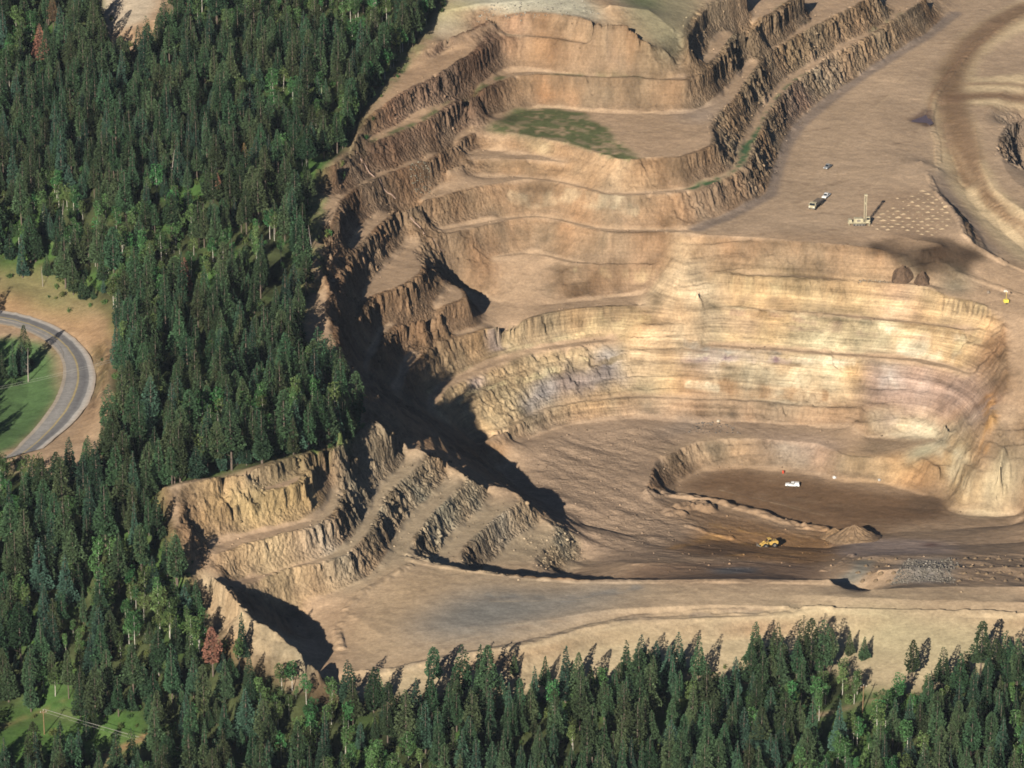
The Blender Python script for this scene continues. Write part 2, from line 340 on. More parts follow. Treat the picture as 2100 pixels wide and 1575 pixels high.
# ------------------------------------------------------------------ where the forest stands (outline of the tree feet)
F_ALL = P('905,-10 880,45 850,95 820,125 790,170 760,200 740,238 715,290 700,318 666,333 652,360 640,420 638,470 632,530 636,570 625,620 612,670 622,720 660,775 694,803 706,832 722,862 700,898 640,921 590,937 520,955 430,977 335,996 310,1008 298,1040 335,1058 343,1090 338,1140 366,1178 392,1205 415,1285 462,1345 515,1380 570,1405 620,1425 680,1438 740,1448 830,1468 870,1440 960,1425 1060,1440 1150,1435 1250,1420 1300,1390 1440,1400 1500,1415 1545,1370 1700,1375 1760,1420 1900,1430 1960,1395 2180,1385 2240,1720 -160,1720 -90,-70')
HOLES = ['190,-60 192,40 202,95 248,128 300,112 345,60 375,-60', '-60,560 40,575 130,600 210,640 240,700 234,770 232,850 220,920 190,975 120,995 60,985 30,965 -60,1000',
         '-60,1490 60,1478 120,1450 165,1458 150,1500 100,1545 20,1580 -60,1590', '180,1510 260,1502 325,1525 290,1580 200,1590', '1675,1468 1740,1452 1800,1430 1830,1436 1790,1452 1700,1486',
         '235,1498 300,1512 420,1545 560,1588 545,1600 400,1560 240,1516']
SPARSE = ['-60,1475 70,1462 130,1432 165,1446 270,1486 330,1500 300,1555 190,1580 90,1600 -60,1610', '560,470 640,430 640,560 600,640 520,700 470,720 500,640 560,560', '300,720 420,700 470,740 380,830 330,800', '-40,540 120,560 240,640 260,760 235,860 205,860 235,720 190,640 60,590 -40,580']
forest = fill(F_ALL)
for h in HOLES: forest = np.where(fill(P(h)) > .5, 0, forest)
CLUMP = fill(P('-60,728 20,742 56,756 66,768 50,785 20,798 -60,815'))
forest = np.maximum(forest, CLUMP)
sparse = np.zeros_like(forest)
for h in SPARSE: sparse = np.maximum(sparse, fill(P(h)))
# ------------------------------------------------------------------ relief: broken rock on the faces, smooth hill under the trees
fsoft = np.clip(blur(forest, 5/CELL)*2.2-1.0, 0, 1)
Zs = blur(Z0, 9/CELL)
Z1 = Z0*(1-fsoft)+Zs*fsoft
dy_, dx_ = np.gradient(blur(Z1, 3.0/CELL), CELL)
gl = np.sqrt(dx_**2+dy_**2)+1e-6; hx, hy = dx_/gl, dy_/gl
dyb, dxb = np.gradient(blur(Z1, .9/CELL), CELL); slope = np.sqrt(dxb**2+dyb**2)
facem = np.clip((blur(slope, 1.0/CELL)-.38)/.4, 0, 1)*(1-fsoft)
rough = np.full_like(Z0, .34)
for s, val in (('660,420 724,297 842,107 1000,60 1020,90 1035,150 1005,240 960,275 730,395', 1.0),
               ('640,400 1000,262 1000,440 870,560 960,610 900,760 880,840 760,850 700,800 620,640', .75),
               ('1405,100 1450,0 1800,-30 2000,-20 1780,140 1600,300 1560,410 1430,400 1470,300', 1.05),
               ('620,960 760,860 900,930 1000,1000 1200,1100 1190,1160 1000,1200 800,1210 700,1220 650,1100', 1.0),
               ('320,1000 640,940 700,1230 480,1230 360,1130', .8), ('880,800 1300,640 1330,850 1080,900', .55),
               ('1320,1030 1330,930 1400,910 1440,960', .9), ('700,930 760,858 812,893 800,930 740,945', .4), ('2030,330 2060,240 2130,220 2130,400', 1.1)):
    m = fill(P(s), 6); rough = rough*(1-m)+val*m
def fb(sc, seed, o=3):
    a = np.zeros_like(GX); am = 1
    for i in range(o): a += am*vnoise(GX, GY, sc/2**i, sc/2**i, seed+i); am *= .55
    return a
n = 2.0*vnoise(GX, GY, 13, 13, 21)+1.1*vnoise(GX, GY, 5.2, 5.2, 22)+1.2*vnoise(GX, GY, 2.6, 2.6, 23)+.5*vnoise(GX, GY, 1.4, 1.4, 24)
def worley(sc, seed, sy=None):
    r = np.random.default_rng(seed); J = r.random((128, 128, 3)); a = GX/sc+300; b = GY/(sy or sc)+300; ia = np.floor(a).astype(int); ib = np.floor(b).astype(int)
    best = np.full(GX.shape, 9.0); val = np.zeros(GX.shape)
    for di in (-1, 0, 1):
        for dj in (-1, 0, 1):
            q = J[(ib+dj) % 128, (ia+di) % 128]; d = (ia+di+q[..., 0]-a)**2+(ib+dj+q[..., 1]-b)**2
            k = d < best; best = np.where(k, d, best); val = np.where(k, q[..., 2]*2-1, val)
    return val
n = .55*(.7*n+1.15*worley(4.6, 25)+1.5*worley(2.2, 26)+1.0*worley(1.15, 27))
n = np.where(n > 0, n*.8, n*1.15)*rough*np.clip(.85+1.1*vnoise(GX, GY, 27, 27, 28)+.5*vnoise(GX, GY, 9, 9, 29), .25, 1.7)*np.clip(blur(facem, 2/CELL)*2.2, 0, 1)
Z2 = sample(Z1, GX+hx*n, GY+hy*n)
# loose debris banked against the foot of the faces
tal = blur(Z2, 2.6/CELL)-(.35+.75*np.clip(.5+vnoise(GX, GY, 12, 12, 35)+.5*vnoise(GX, GY, 4, 4, 36), 0, 2))
talm = np.clip((tal-Z2)/.8, 0, 1)*(1-fsoft); Z2 = np.maximum(Z2, tal*(1-fsoft)+Z2*fsoft)
# bedding: the faces break back in small ledges
bedm = facem*(1-talm)*np.clip(.55+.9*vnoise(GX, GY, 30, 30, 33), .1, 1)
dip = Z2+.05*GX*np.clip(-GX/80, -1, 1)+1.2*vnoise(GX, GY, 20, 20, 34)
for p_, k_ in ((4.3, .8), (1.9, .6)): Z2 = Z2+bedm*k_*p_/6.2832*np.sin(6.2832*dip/p_)
Z2 += facem*rough*(.5*vnoise(GX, GY, 1.9, 1.9, 31)+.5*vnoise(GX, GY, 3.7, 3.7, 32))
rub = np.zeros_like(Z0)
for s, val in (('1050,930 1200,880 1350,870 1420,900 1340,940 1330,1010 1400,1030 1480,1060 1380,1120 1200,1140 1100,1010', 1), ('1200,1060 1320,1020 1560,1060 1720,1100 1700,1160 1400,1180 1230,1160', .5),
               ('1260,850 1750,872 1700,905 1420,900 1330,930', .55), ('1060,1110 1130,1080 1200,1120 1230,1160 1100,1180', 1),
               ('900,20 1250,0 1290,40 1010,38 950,62', .8), ('1740,1140 2110,1135 2110,1200 1760,1200', .6), ('1780,890 1960,890 1980,960 1900,980', .4), ('1920,850 2110,850 2110,1050 1960,1050', .5), ('1830,510 2010,500 2010,600 1900,600', .6)):
    rub = np.maximum(rub, val*fill(P(s), 5))
rub *= (1-fsoft)
Z2 += rub*(.55*vnoise(GX, GY+.8*GX, 14, 8, 41)+.22*vnoise(GX, GY+.5*GX, 4.1, 2.6, 42)+.12*np.abs(vnoise(GX, GY, 1.9, 1.6, 43))+.22*np.maximum(0, vnoise(GX, GY, 7, 4, 44)-.3)*(1+vnoise(GX, GY, 1.5, 1.1, 45)))
Z2 += (1-facem)*(.16*fb(14, 51)+.07*vnoise(GX, GY, 2.2, 2.2, 55))+fsoft*.9*fb(16, 57)
# windrows pushed up along the roads and crests
def stampw(px, width):
    """soft stroke along a traced line, width in metres: (window, mask)"""
    a = np.array(px, float); x, y, _ = ground(a[:, 0], a[:, 1])
    r = int(width/CELL)+5
    I0 = min(max(0, int((x.min()-X0)/CELL)-2*r), NX-2); I1 = max(I0+1, min(NX, int((x.max()-X0)/CELL)+2*r)); J0 = min(max(0, int((y.min()-Y0)/CELL)-2*r), NY-2); J1 = max(J0+1, min(NY, int((y.max()-Y0)/CELL)+2*r))
    m = np.zeros((J1-J0, I1-I0))
    for i in range(len(x)-1):
        k = max(1, int(math.hypot(x[i+1]-x[i], y[i+1]-y[i])/(width*.35)))
        for t in np.arange(k+1)/k:
            xx, yy = x[i]+(x[i+1]-x[i])*t, y[i]+(y[i+1]-y[i])*t
            ci, cj = int((xx-X0)/CELL), int((yy-Y0)/CELL)
            i0, i1, j0, j1 = max(I0, ci-r), min(I1, ci+r+1), max(J0, cj-r), min(J1, cj+r+1)
            if i0 >= i1 or j0 >= j1: continue
            d = np.sqrt((GX[j0:j1, i0:i1]-xx)**2+(GY[j0:j1, i0:i1]-yy)**2)
            q = m[j0-J0:j1-J0, i0-I0:i1-I0]; np.maximum(q, np.clip((width*.5-d)/(width*.25)+.5, 0, 1), out=q)
    return (slice(J0, J1), slice(I0, I1)), m
berms = []
for s, h, wd in (('730,1385 800,1377 900,1352 1000,1334 1100,1313 1200,1288 1300,1268 1450,1258 1700,1250', .7, 3.5), ('1905,360 1927,402 1950,425 1968,450 1978,480 2005,509 2060,540', 1.0, 3),
                 ('700,1330 690,1290 705,1255 745,1215 790,1190 840,1160', .9, 3), ('840,1147 960,1170 1080,1184 1190,1193 1400,1192 1700,1194', .5, 3), ('1932,360 1965,405 2000,445 2060,500 2110,530', .0, 3),
                 ('2100,30 2000,90 1945,160 1918,200 1908,240 1912,265 1922,290 1925,340', .5, 3), ('1930,1252 2010,1258 2110,1262', .6, 3), ('1960,560 2050,590 2110,612', .5, 2.5), ('1330,1014 1365,1018 1400,1021 1440,1024 1470,1027 1510,1040 1555,1052 1600,1068 1640,1079', 1.2, 5), ('1400,1042 1425,1036 1450,1044', 2.2, 7), ('1375,1052 1395,1058', 1.5, 6), ('1410,1080 1450,1092 1500,1105', .8, 3), ('1640,1082 1690,1088', 1.2, 5), ('1690,1170 1712,1160 1738,1145 1745,1140', .8, 3)):
    if h: wn, m = stampw(P(s), wd); Z2[wn] += m*h*(.7+.5*vnoise(GX[wn], GY[wn], 4, 4, 61)+.45*vnoise(GX[wn], GY[wn], 11, 11, 63)+.3*vnoise(GX[wn], GY[wn], 1.7, 1.7, 62))
HZ = Z2
# ------------------------------------------------------------------ colour of the ground (dry albedo of each patch)
def lin(r, g, b):
    f = lambda c: ((c/255+.055)/1.055)**2.4 if c > 10 else c/255/12.92
    return np.array([f(r), f(g), f(b)])
flat = np.empty((NY, NX, 3)); wall = np.empty((NY, NX, 3))
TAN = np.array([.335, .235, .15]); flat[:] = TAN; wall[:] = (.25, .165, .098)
def put(A, s, col, soft=3, wob=2.0, amt=1.0):
    wn, m = fillw(P(s), soft, wob); m = m[..., None]*amt; A[wn] = A[wn]*(1-m)+m*np.array(col)
def patchy(A, s, col, soft, wob):
    wn, m = fillw(P(s), soft, wob); m = (m*np.clip(.95+.5*vnoise(GX[wn], GY[wn], 7, 7, 75)+.6*vnoise(GX[wn], GY[wn], 2.2, 2.2, 76), .05, 1))[..., None]; A[wn] = A[wn]*(1-m)+m*np.array(col)
def line(A, s, col, width, amt=1.0, brk=0, soft=.6):
    wn, m = stampw(P(s), width)
    if soft >= .5: m = blur(m, soft/CELL)
    if brk: m = m*np.clip(.5+brk*vnoise(GX[wn], GY[wn], 5, 5, 71)+.4*brk*vnoise(GX[wn], GY[wn], 1.8, 1.8, 72), 0, 1)
    m = m[..., None]*amt; A[wn] = A[wn]*(1-m)+m*np.array(col)
UP = '640,430 724,290 842,100 1000,40 1040,75 1040,150 1000,255 730,400'
put(wall, UP, (.17, .103, .066)); put(flat, UP, (.29, .195, .12), 8)
put(wall, '660,400 960,270 990,300 860,400 700,560 740,690 700,800 650,700', (.175, .112, .068))
put(wall, '740,600 870,540 960,600 1000,660 880,750 760,720', (.2, .128, .075))
put(wall, '860,480 1400,470 1400,620 1000,620 920,570', (.22, .145, .088), 6)
put(wall, '1000,270 1320,325 1400,330 1330,400 1150,375 1000,330', (.29, .2, .12)); put(wall, '1080,275 1130,285 1125,305 1085,305', (.42, .33, .2), 2)
put(wall, '1030,40 1090,35 1080,70 1030,72', (.27, .18, .135)); put(wall, '1100,190 1150,195 1190,205 1190,214 1110,212', (.34, .15, .055), 1.5, 1.5)
put(flat, '880,60 950,-20 1270,-20 1290,40 1200,36 1010,36 950,62 905,84', (.34, .32, .24), 4); put(flat, '900,0 970,0 975,40 930,62 905,40', (.27, .235, .125), 4)
put(flat, '1262,-20 1450,-30 1415,120 1335,98 1292,52', (.235, .205, .125), 4); put(wall, '1262,-20 1450,-30 1415,120 1335,98 1292,52', (.235, .205, .125), 4)
put(flat, '1200,-10 1262,-6 1284,40 1230,36', (.36, .24, .14), 3); put(flat, '1290,-20 1330,-20 1345,15 1300,20', (.1, .13, .06), 4)
GR = (.088, .1, .042)
patchy(flat, '985,265 1020,248 1060,231 1106,221 1160,222 1206,228 1203,245 1238,256 1272,285 1305,318 1330,324 1270,330 1238,318 1171,296 1048,274', GR, 1, 2.5)
for s, wd in (('1010,262 1080,250 1160,242 1200,238', 4), ('1060,278 1150,285 1240,300 1300,318', 5), ('1100,240 1180,262 1260,292', 3)): line(flat, s, (.2, .16, .095), wd, .8, 2.2)
for s, wd in (('728,296 804,272 860,250 930,206 985,182 1030,158', 3.2), ('1066,146 1130,151 1215,156 1330,161', 2.2)): line(flat, s, GR, wd, .95, 1.0); line(wall, s, GR, wd*.6, .8, 1)
GB = (.05, .1, .042)
patchy(flat, '1408,391 1440,372 1480,358 1508,345 1520,318 1540,270 1560,252 1568,246 1560,275 1549,286 1540,310 1530,336 1505,356 1455,380 1425,390', GB, .8, 1.5)
line(flat, '1562,246 1585,212 1612,182 1640,160 1665,143', GB, 2.4, .9, 1.2); line(flat, '1775,62 1817,45 1850,28', GB, 2.5, .9, 1.2); line(flat, '1590,22 1615,8', GB, 3, .8, 1)
RW = '1405,100 1450,0 1800,-30 2000,-20 1780,140 1600,300 1560,410 1430,400 1470,300'
put(wall, RW, (.24, .17, .105)); put(wall, '1600,110 1700,60 1720,90 1640,140', (.29, .2, .1)); put(wall, '1590,240 1640,180 1680,210 1610,270', (.19, .125, .1)); put(wall, '1640,120 1700,80 1740,100 1720,160 1660,180', (.26, .19, .13), 6)
put(wall, '1400,400 1530,340 1570,395 1420,470', (.27, .19, .125)); put(flat, '1400,220 1450,210 1500,190 1460,250 1400,250', (.3, .23, .17), 4)
# drill terrace, haul road
put(flat, '1420,478 1560,400 1600,300 1700,200 1990,-20 2130,-20 2130,540 2000,520 1900,480', (.345, .25, .165), 3)
line(flat, '1430,470 1490,447 1545,418 1580,398 1592,350 1610,300 1640,258 1690,214 1760,162 1850,105 1900,75 1960,28', (.185, .145, .115), 6.5, .85)
for s in ('1690,200 1730,190', '1650,270 1700,262', '1790,200 1820,196', '1600,370 1660,380', '1650,440 1690,436 1740,440', '1810,300 1850,292 1870,293', '1850,230 1870,228', '1700,380 1740,370', '1760,385 1785,380', '1560,480 1640,470 1730,472', '1600,425 1640,415'):
    line(flat, s, (.2, .14, .09), 2.0, .7, 1.6)
put(flat, '1935,300 1925,360 1990,440 2110,545 2110,440 2040,400 2000,330 1990,260', (.42, .31, .185), 3)
put(flat, '2110,-5 2040,30 1980,70 1930,140 1908,200 1905,240 1930,300 1925,350 1990,440 2110,550 2110,440 2045,395 2010,330 1995,260 1985,215 2110,225 2110,150 2000,160 2010,120 2060,80 2110,60', (.5, .385, .235), 2, 1.5)
line(flat, '2110,15 2050,45 1990,90 1955,140 1945,190 1955,240 1970,290 1983,340 1988,370', (.17, .108, .062), 15, .95, 0, 1.8); line(flat, '2110,5 2055,32 2000,72 1962,118', (.2, .13, .08), 4, .7, 0, 1.2); line(flat, '1963,205 1980,260 1990,310 1996,350', (.19, .125, .075), 6, .85, 0, 1.6)
line(flat, '1955,200 2000,196 2060,198 2120,202', (.16, .1, .06), 11, .95, 0, 2.0); line(flat, '1990,172 2120,180', (.2, .13, .08), 5, .8, 0, 1.6); line(flat, '1985,215 2040,222 2120,226', (.22, .15, .09), 4, .7, 1.2)
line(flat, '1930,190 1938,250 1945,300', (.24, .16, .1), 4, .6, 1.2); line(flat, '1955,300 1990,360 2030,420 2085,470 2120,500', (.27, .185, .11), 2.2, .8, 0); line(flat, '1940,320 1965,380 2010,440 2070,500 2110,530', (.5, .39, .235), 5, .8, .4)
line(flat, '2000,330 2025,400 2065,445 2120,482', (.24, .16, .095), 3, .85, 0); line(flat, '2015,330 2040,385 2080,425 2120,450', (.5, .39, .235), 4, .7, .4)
line(flat, '1910,235 1905,215 1915,190 1945,150 1990,105 2060,45', (.2, .125, .075), 1.6, .9)
put(flat, '1862,246 1885,234 1905,218 1915,236 1914,258 1895,262 1880,252', (.12, .08, .06), 1, 1.2); put(wall, '2030,230 2130,200 2130,420 2060,360', (.2, .15, .11))
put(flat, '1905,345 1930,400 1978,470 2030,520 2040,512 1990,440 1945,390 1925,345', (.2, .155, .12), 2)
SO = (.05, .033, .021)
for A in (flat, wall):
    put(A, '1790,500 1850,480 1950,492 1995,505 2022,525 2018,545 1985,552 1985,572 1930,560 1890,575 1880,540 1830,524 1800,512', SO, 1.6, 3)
    put(A, '1940,560 1985,556 2005,575 2000,600 1960,608 1935,600', (.15, .13, .09), 3, 2)
put(flat, '1780,400 1900,385 1965,450 1930,500 1800,490', (.3, .21, .135), 6, 3)
# pit strata
put(wall, '1390,560 2040,585 2040,690 1390,640', (.36, .25, .135)); put(wall, '1480,596 1660,600 1690,640 1490,630', (.43, .31, .165), 4, 3); put(wall, '1815,590 1890,595 1880,655 1790,650', (.31, .215, .165), 4, 3); put(wall, '1900,605 2010,625 2010,665 1900,650', (.42, .3, .17), 3, 3)
put(wall, '880,840 870,800 1000,680 1200,640 1400,625 2000,675 1990,765 1400,712 1130,725 950,790', (.35, .262, .15), 3); put(wall, '880,740 950,700 1010,690 990,730 900,790', (.22, .15, .085), 4, 3)
put(wall, '1400,640 1560,655 1560,672 1400,660', (.3, .215, .15), 2, 2); put(wall, '1600,670 1700,660 1900,690 1960,720 1950,745 1700,722 1560,700', (.45, .36, .22), 4, 3)
put(wall, '880,850 940,800 1130,730 1400,712 1400,820 1100,842 1000,905', (.34, .252, .145), 3); put(wall, '1060,815 1150,775 1280,735 1295,770 1230,800 1090,845', (.225, .185, .17), 2, 3); put(wall, '1380,712 1620,722 1480,745 1380,740', (.3, .23, .2), 2, 2)
put(wall, '1200,720 1290,697 1300,715 1240,735', (.25, .22, .2), 2, 2); put(wall, '955,775 985,765 990,780 960,790', (.3, .23, .22), 1.5, 1.5)
put(wall, '1480,748 1700,735 1765,750 1768,830 1600,822 1480,800', (.475, .39, .255), 3, 3); put(wall, '1400,780 1520,788 1560,800 1700,815 1700,826 1400,815', (.28, .185, .11), 2, 3); put(wall, '1550,805 1590,800 1700,818 1700,834 1560,822', (.47, .38, .26), 1.5, 2)
put(wall, '1765,745 1900,740 2000,770 2040,830 2030,860 1940,850 1765,838', (.295, .21, .165), 3, 3); put(wall, '1795,770 1890,750 1900,800 1800,800', (.3, .235, .2), 5, 4); put(wall, '1735,750 1760,750 1760,772 1728,772', (.42, .25, .09), 2, 1.5)
for A in (flat, wall):
    put(A, '1260,825 1760,842 1760,880 1300,870', (.265, .185, .12), 3, 3)
    put(A, '1065,890 1300,850 1700,880 1720,925 1530,900 1420,910 1370,935 1330,1015 1400,1030 1480,1060 1400,1140 1200,1160 1100,1030', (.285, .205, .14), 4, 4)
    put(A, '1350,935 1460,902 1580,903 1700,915 1700,975 1560,960 1440,965', (.32, .235, .15), 3, 3); put(A, '1560,905 1710,915 1700,975 1580,955', (.29, .215, .17), 4, 4)
    put(A, '1410,860 1420,845 1450,875 1400,890 1340,905', (.2, .16, .125), 3, 3)
    put(A, '1720,930 1780,920 1940,880 1990,960 1950,1040 1850,1000 1760,985 1715,975', (.34, .23, .13), 3, 3); put(A, '1820,945 1900,950 1900,990 1830,985', (.36, .2, .08), 4, 3)
    put(A, '1780,852 1840,848 1890,856 1936,878 1945,900 1900,900 1830,892 1780,890', (.44, .37, .255), 2, 3); put(A, '1795,858 1850,856 1835,885 1795,880', (.29, .24, .19), 1.5, 2); put(A, '1860,915 1930,905 1920,930 1860,940', (.36, .32, .21), 2, 2)
    put(A, '1780,905 1920,893 1900,915 1850,930 1790,940 1750,930', (.25, .18, .115), 2, 3)
    put(A, '1985,995 2040,985 2090,990 2095,1035 2050,1050 1990,1040', (.55, .47, .3), 3, 3); put(A, '1940,900 1975,935 2000,990 1960,1040 1950,1020', (.38, .3, .17), 3, 3)
    put(A, '1380,1005 1420,985 1470,968 1500,960 1640,972 1780,1000 1880,1020 1942,1016 1952,1045 1940,1062 1830,1075 1800,1112 1700,1088 1600,1062 1480,1026', (.16, .098, .055), 4, 3)
    put(A, '1870,1020 1920,1010 1945,1018 1950,1040 1900,1055 1860,1045', (.13, .085, .052), 2, 1.5)
    put(A, '1460,1070 1540,1070 1640,1100 1700,1090 1740,1130 1640,1160 1500,1150 1420,1120', (.26, .15, .07), 3, 5); put(A, '1390,1115 1480,1110 1540,1130 1480,1145 1390,1140', (.16, .1, .058), 4, 5)
    put(A, '1300,1160 1420,1150 1600,1150 1690,1165 1700,1192 1400,1193 1250,1193', (.25, .165, .105), 3, 4); put(A, '1380,1030 1460,1045 1540,1070 1600,1095 1540,1100 1440,1085 1370,1060', (.19, .12, .068), 4, 6, .8); put(A, '1480,1165 1560,1160 1540,1175 1490,1178', (.17, .16, .15), 2, 3)
    put(A, '1720,1115 1850,1105 1960,1110 1950,1135 1800,1140 1730,1140', (.4, .3, .235), 3, 4); put(A, '1890,1112 1925,1112 1915,1122 1890,1120', (.19, .115, .09), 1.5, 2)
    put(A, '1840,1148 1960,1145 1955,1195 1830,1198', (.3, .27, .23), 3, 3); put(A, '1730,1190 1770,1145 1790,1150 1750,1200', (.3, .28, .22), 2, 1)
for s in ('1380,1125 1460,1100 1560,1120', '1500,1140 1600,1135 1720,1138', '1460,1075 1540,1090 1620,1105'): line(flat, s, (.33, .19, .075), 5, .7, 1.2)
for s in ('1450,1015 1560,1030', '1480,1000 1600,1020 1750,1040', '1560,985 1640,990', '1700,1065 1950,1070 2110,1072'): line(flat, s, (.23, .155, .095), 3, .5, 1.5)
put(flat, '1380,560 1420,500 1440,480 1420,600 1480,660 1440,720 1280,770 1300,700 1330,640', (.33, .23, .14), 3); put(wall, '1395,480 1440,485 1425,600 1480,660 1440,720 1400,760 1270,770 1310,690 1340,630 1370,570', (.32, .225, .135), 3, 3)
CH = (.4, .3, .19)
for A in (flat, wall):
    for q in ('1386,478 1412,478 1420,520 1450,570 1490,612 1470,625 1390,628 1315,622 1330,600 1370,545', '1385,636 1410,634 1440,665 1450,705 1400,712 1295,700 1325,675', '1300,702 1345,700 1355,735 1345,775 1255,772 1275,735'): put(A, q, CH, 2.0, 2.5)
    line(A, '2025,815 2035,850 2030,890 2022,910', (.4, .21, .07), 5, .7, 1.2); line(A, '1905,890 1935,920 1960,945 1990,985', (.5, .42, .28), 6, .8, .8)
    line(A, '1815,755 1835,790 1850,815', (.5, .42, .34), 2, .7, .8); line(A, '1810,780 1830,770 1900,830', (.42, .35, .3), 4, .5, 1.5)
    put(A, '1725,1195 1765,1150 1790,1150 1752,1202', (.27, .245, .19), 1.5, 1)
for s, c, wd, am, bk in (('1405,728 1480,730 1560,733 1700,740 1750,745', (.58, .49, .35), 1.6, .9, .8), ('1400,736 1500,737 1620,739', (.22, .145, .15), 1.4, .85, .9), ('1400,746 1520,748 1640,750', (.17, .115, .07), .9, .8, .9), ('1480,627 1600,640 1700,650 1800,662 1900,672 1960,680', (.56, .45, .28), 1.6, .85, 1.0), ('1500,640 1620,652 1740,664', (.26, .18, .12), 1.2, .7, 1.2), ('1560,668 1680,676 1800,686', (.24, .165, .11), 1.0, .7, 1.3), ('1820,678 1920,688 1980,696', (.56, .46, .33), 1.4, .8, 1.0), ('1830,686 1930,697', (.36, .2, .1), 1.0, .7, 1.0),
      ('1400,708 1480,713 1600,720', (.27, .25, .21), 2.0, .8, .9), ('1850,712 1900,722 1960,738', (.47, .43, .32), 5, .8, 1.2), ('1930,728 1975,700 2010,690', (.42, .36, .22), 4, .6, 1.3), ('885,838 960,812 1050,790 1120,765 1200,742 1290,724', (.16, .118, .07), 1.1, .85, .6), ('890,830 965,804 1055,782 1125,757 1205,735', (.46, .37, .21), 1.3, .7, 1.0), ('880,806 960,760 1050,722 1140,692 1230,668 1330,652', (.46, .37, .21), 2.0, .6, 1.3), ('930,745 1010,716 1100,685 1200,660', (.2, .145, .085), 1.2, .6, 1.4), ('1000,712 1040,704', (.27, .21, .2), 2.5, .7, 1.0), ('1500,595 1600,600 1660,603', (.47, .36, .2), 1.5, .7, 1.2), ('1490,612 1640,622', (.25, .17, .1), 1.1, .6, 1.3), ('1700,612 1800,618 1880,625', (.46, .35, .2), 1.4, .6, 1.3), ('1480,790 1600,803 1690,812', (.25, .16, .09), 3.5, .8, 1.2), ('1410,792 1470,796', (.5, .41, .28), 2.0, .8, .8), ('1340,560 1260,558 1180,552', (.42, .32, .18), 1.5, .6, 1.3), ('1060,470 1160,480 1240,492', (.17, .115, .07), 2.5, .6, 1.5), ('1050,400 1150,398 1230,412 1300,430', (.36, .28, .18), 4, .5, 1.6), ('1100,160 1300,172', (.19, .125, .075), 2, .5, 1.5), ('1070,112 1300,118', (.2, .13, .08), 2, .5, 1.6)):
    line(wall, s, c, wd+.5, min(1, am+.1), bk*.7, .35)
for q in range(11): line(wall, '%d,%d %d,%d' % (1937+q*10, 611+q*2.3, 1934+q*10, 630+q*2.4), (.19, .135, .08), 1.0, .75, 0, .3)
for q in ('1893,586 1900,620 1897,650', '1905,588 1903,625 1890,655', '1735,590 1738,640', '1135,300 1130,330', '1065,275 1060,310'): line(wall, q, (.2, .145, .085), .9, .6, .8, .3)
# near lobe and ridge
put(wall, '420,1015 640,960 660,1050 480,1110 420,1100', (.5, .34, .15), 3, 3); put(wall, '430,1060 480,1070 490,1110 450,1120', (.3, .17, .105), 3, 3); put(wall, '470,970 620,940 640,980 470,1010', (.36, .275, .17), 3, 3)
put(wall, '470,1120 640,1090 700,1140 700,1225 560,1230 480,1180', (.44, .32, .185), 4, 3); put(wall, '600,1100 690,1085 690,1140 610,1155', (.42, .34, .26), 4, 3); put(wall, '530,1120 590,1105 600,1160 530,1165', (.4, .28, .14), 4, 3)
put(wall, '690,930 760,860 840,920 860,960 800,1100 760,1180 700,1120', (.3, .235, .155), 4, 3); put(wall, '840,920 1000,1000 1200,1100 1190,1160 1000,1200 820,1150', (.32, .26, .175), 4, 3); put(wall, '940,1130 1010,1080 1020,1150 980,1175', (.17, .115, .075), 3, 3); put(wall, '985,1050 1060,1040 1050,1110 990,1100', (.33, .295, .23), 3, 3)
put(flat, '620,1100 760,880 860,930 1000,1010 1160,1090 1190,1170 880,1150 700,1230', (.3, .235, .155), 4); put(flat, '320,1000 430,980 420,1030 370,1100 330,1090', (.34, .24, .165), 4)
put(flat, '740,1215 880,1150 1190,1192 1720,1198 2110,1206 2110,1262 1300,1270 1000,1335 720,1385', (.34, .255, .165), 4); put(flat, '780,1250 860,1190 1000,1185 900,1220 830,1260 740,1340 720,1300', (.36, .255, .15), 8, 5)
put(flat, '820,1305 850,1270 920,1235 990,1216 1080,1225 1200,1208 1300,1198 1312,1215 1230,1245 1150,1262 1080,1282 960,1310 850,1325', (.175, .168, .148), 6, 5, 1.0); line(flat, '1010,1222 1150,1230 1250,1215 1305,1205', (.17, .165, .15), 5, .6, 1.2)
line(flat, '740,1384 850,1364 950,1342 1050,1322 1130,1302 1200,1286 1300,1268 1450,1259 1600,1254', (.17, .13, .1), 4.5, .85, 1.6); put(flat, '720,1400 900,1360 1100,1315 1300,1275 1700,1258 2110,1268 2110,1420 700,1460', (.33, .265, .165), 3)
put(flat, '1560,1270 1800,1245 2000,1300 2110,1300 2110,1400 1700,1330', (.31, .265, .16), 6); line(flat, '1900,1228 2000,1232 2110,1236', (.26, .19, .12), 6, .6, 1)
line(flat, '700,1300 706,1262 730,1228 770,1198 800,1178', (.2, .15, .1), 1.6, .7, 1.5)
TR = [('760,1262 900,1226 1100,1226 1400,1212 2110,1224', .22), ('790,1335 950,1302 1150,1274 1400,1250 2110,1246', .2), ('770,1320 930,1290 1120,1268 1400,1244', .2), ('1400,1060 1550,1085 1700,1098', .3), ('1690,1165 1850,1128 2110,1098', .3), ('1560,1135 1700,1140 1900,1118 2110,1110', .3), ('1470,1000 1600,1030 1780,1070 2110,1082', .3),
      ('1560,470 1700,440 1850,330 1900,200 1960,90', .2), ('1480,476 1650,380 1760,240 1960,60', .2), ('1620,420 1750,350 1880,300', .18), ('1640,450 1740,470 1860,486', .25), ('1690,400 1700,345 1720,280 1850,160', .18), ('1420,235 1330,260 1250,270', .2), ('1440,260 1380,300 1320,310', .18), ('720,1300 760,1230 860,1180 960,1185 1200,1200', .2), ('850,1345 1000,1300 1200,1262 1300,1235 1700,1232', .22)]
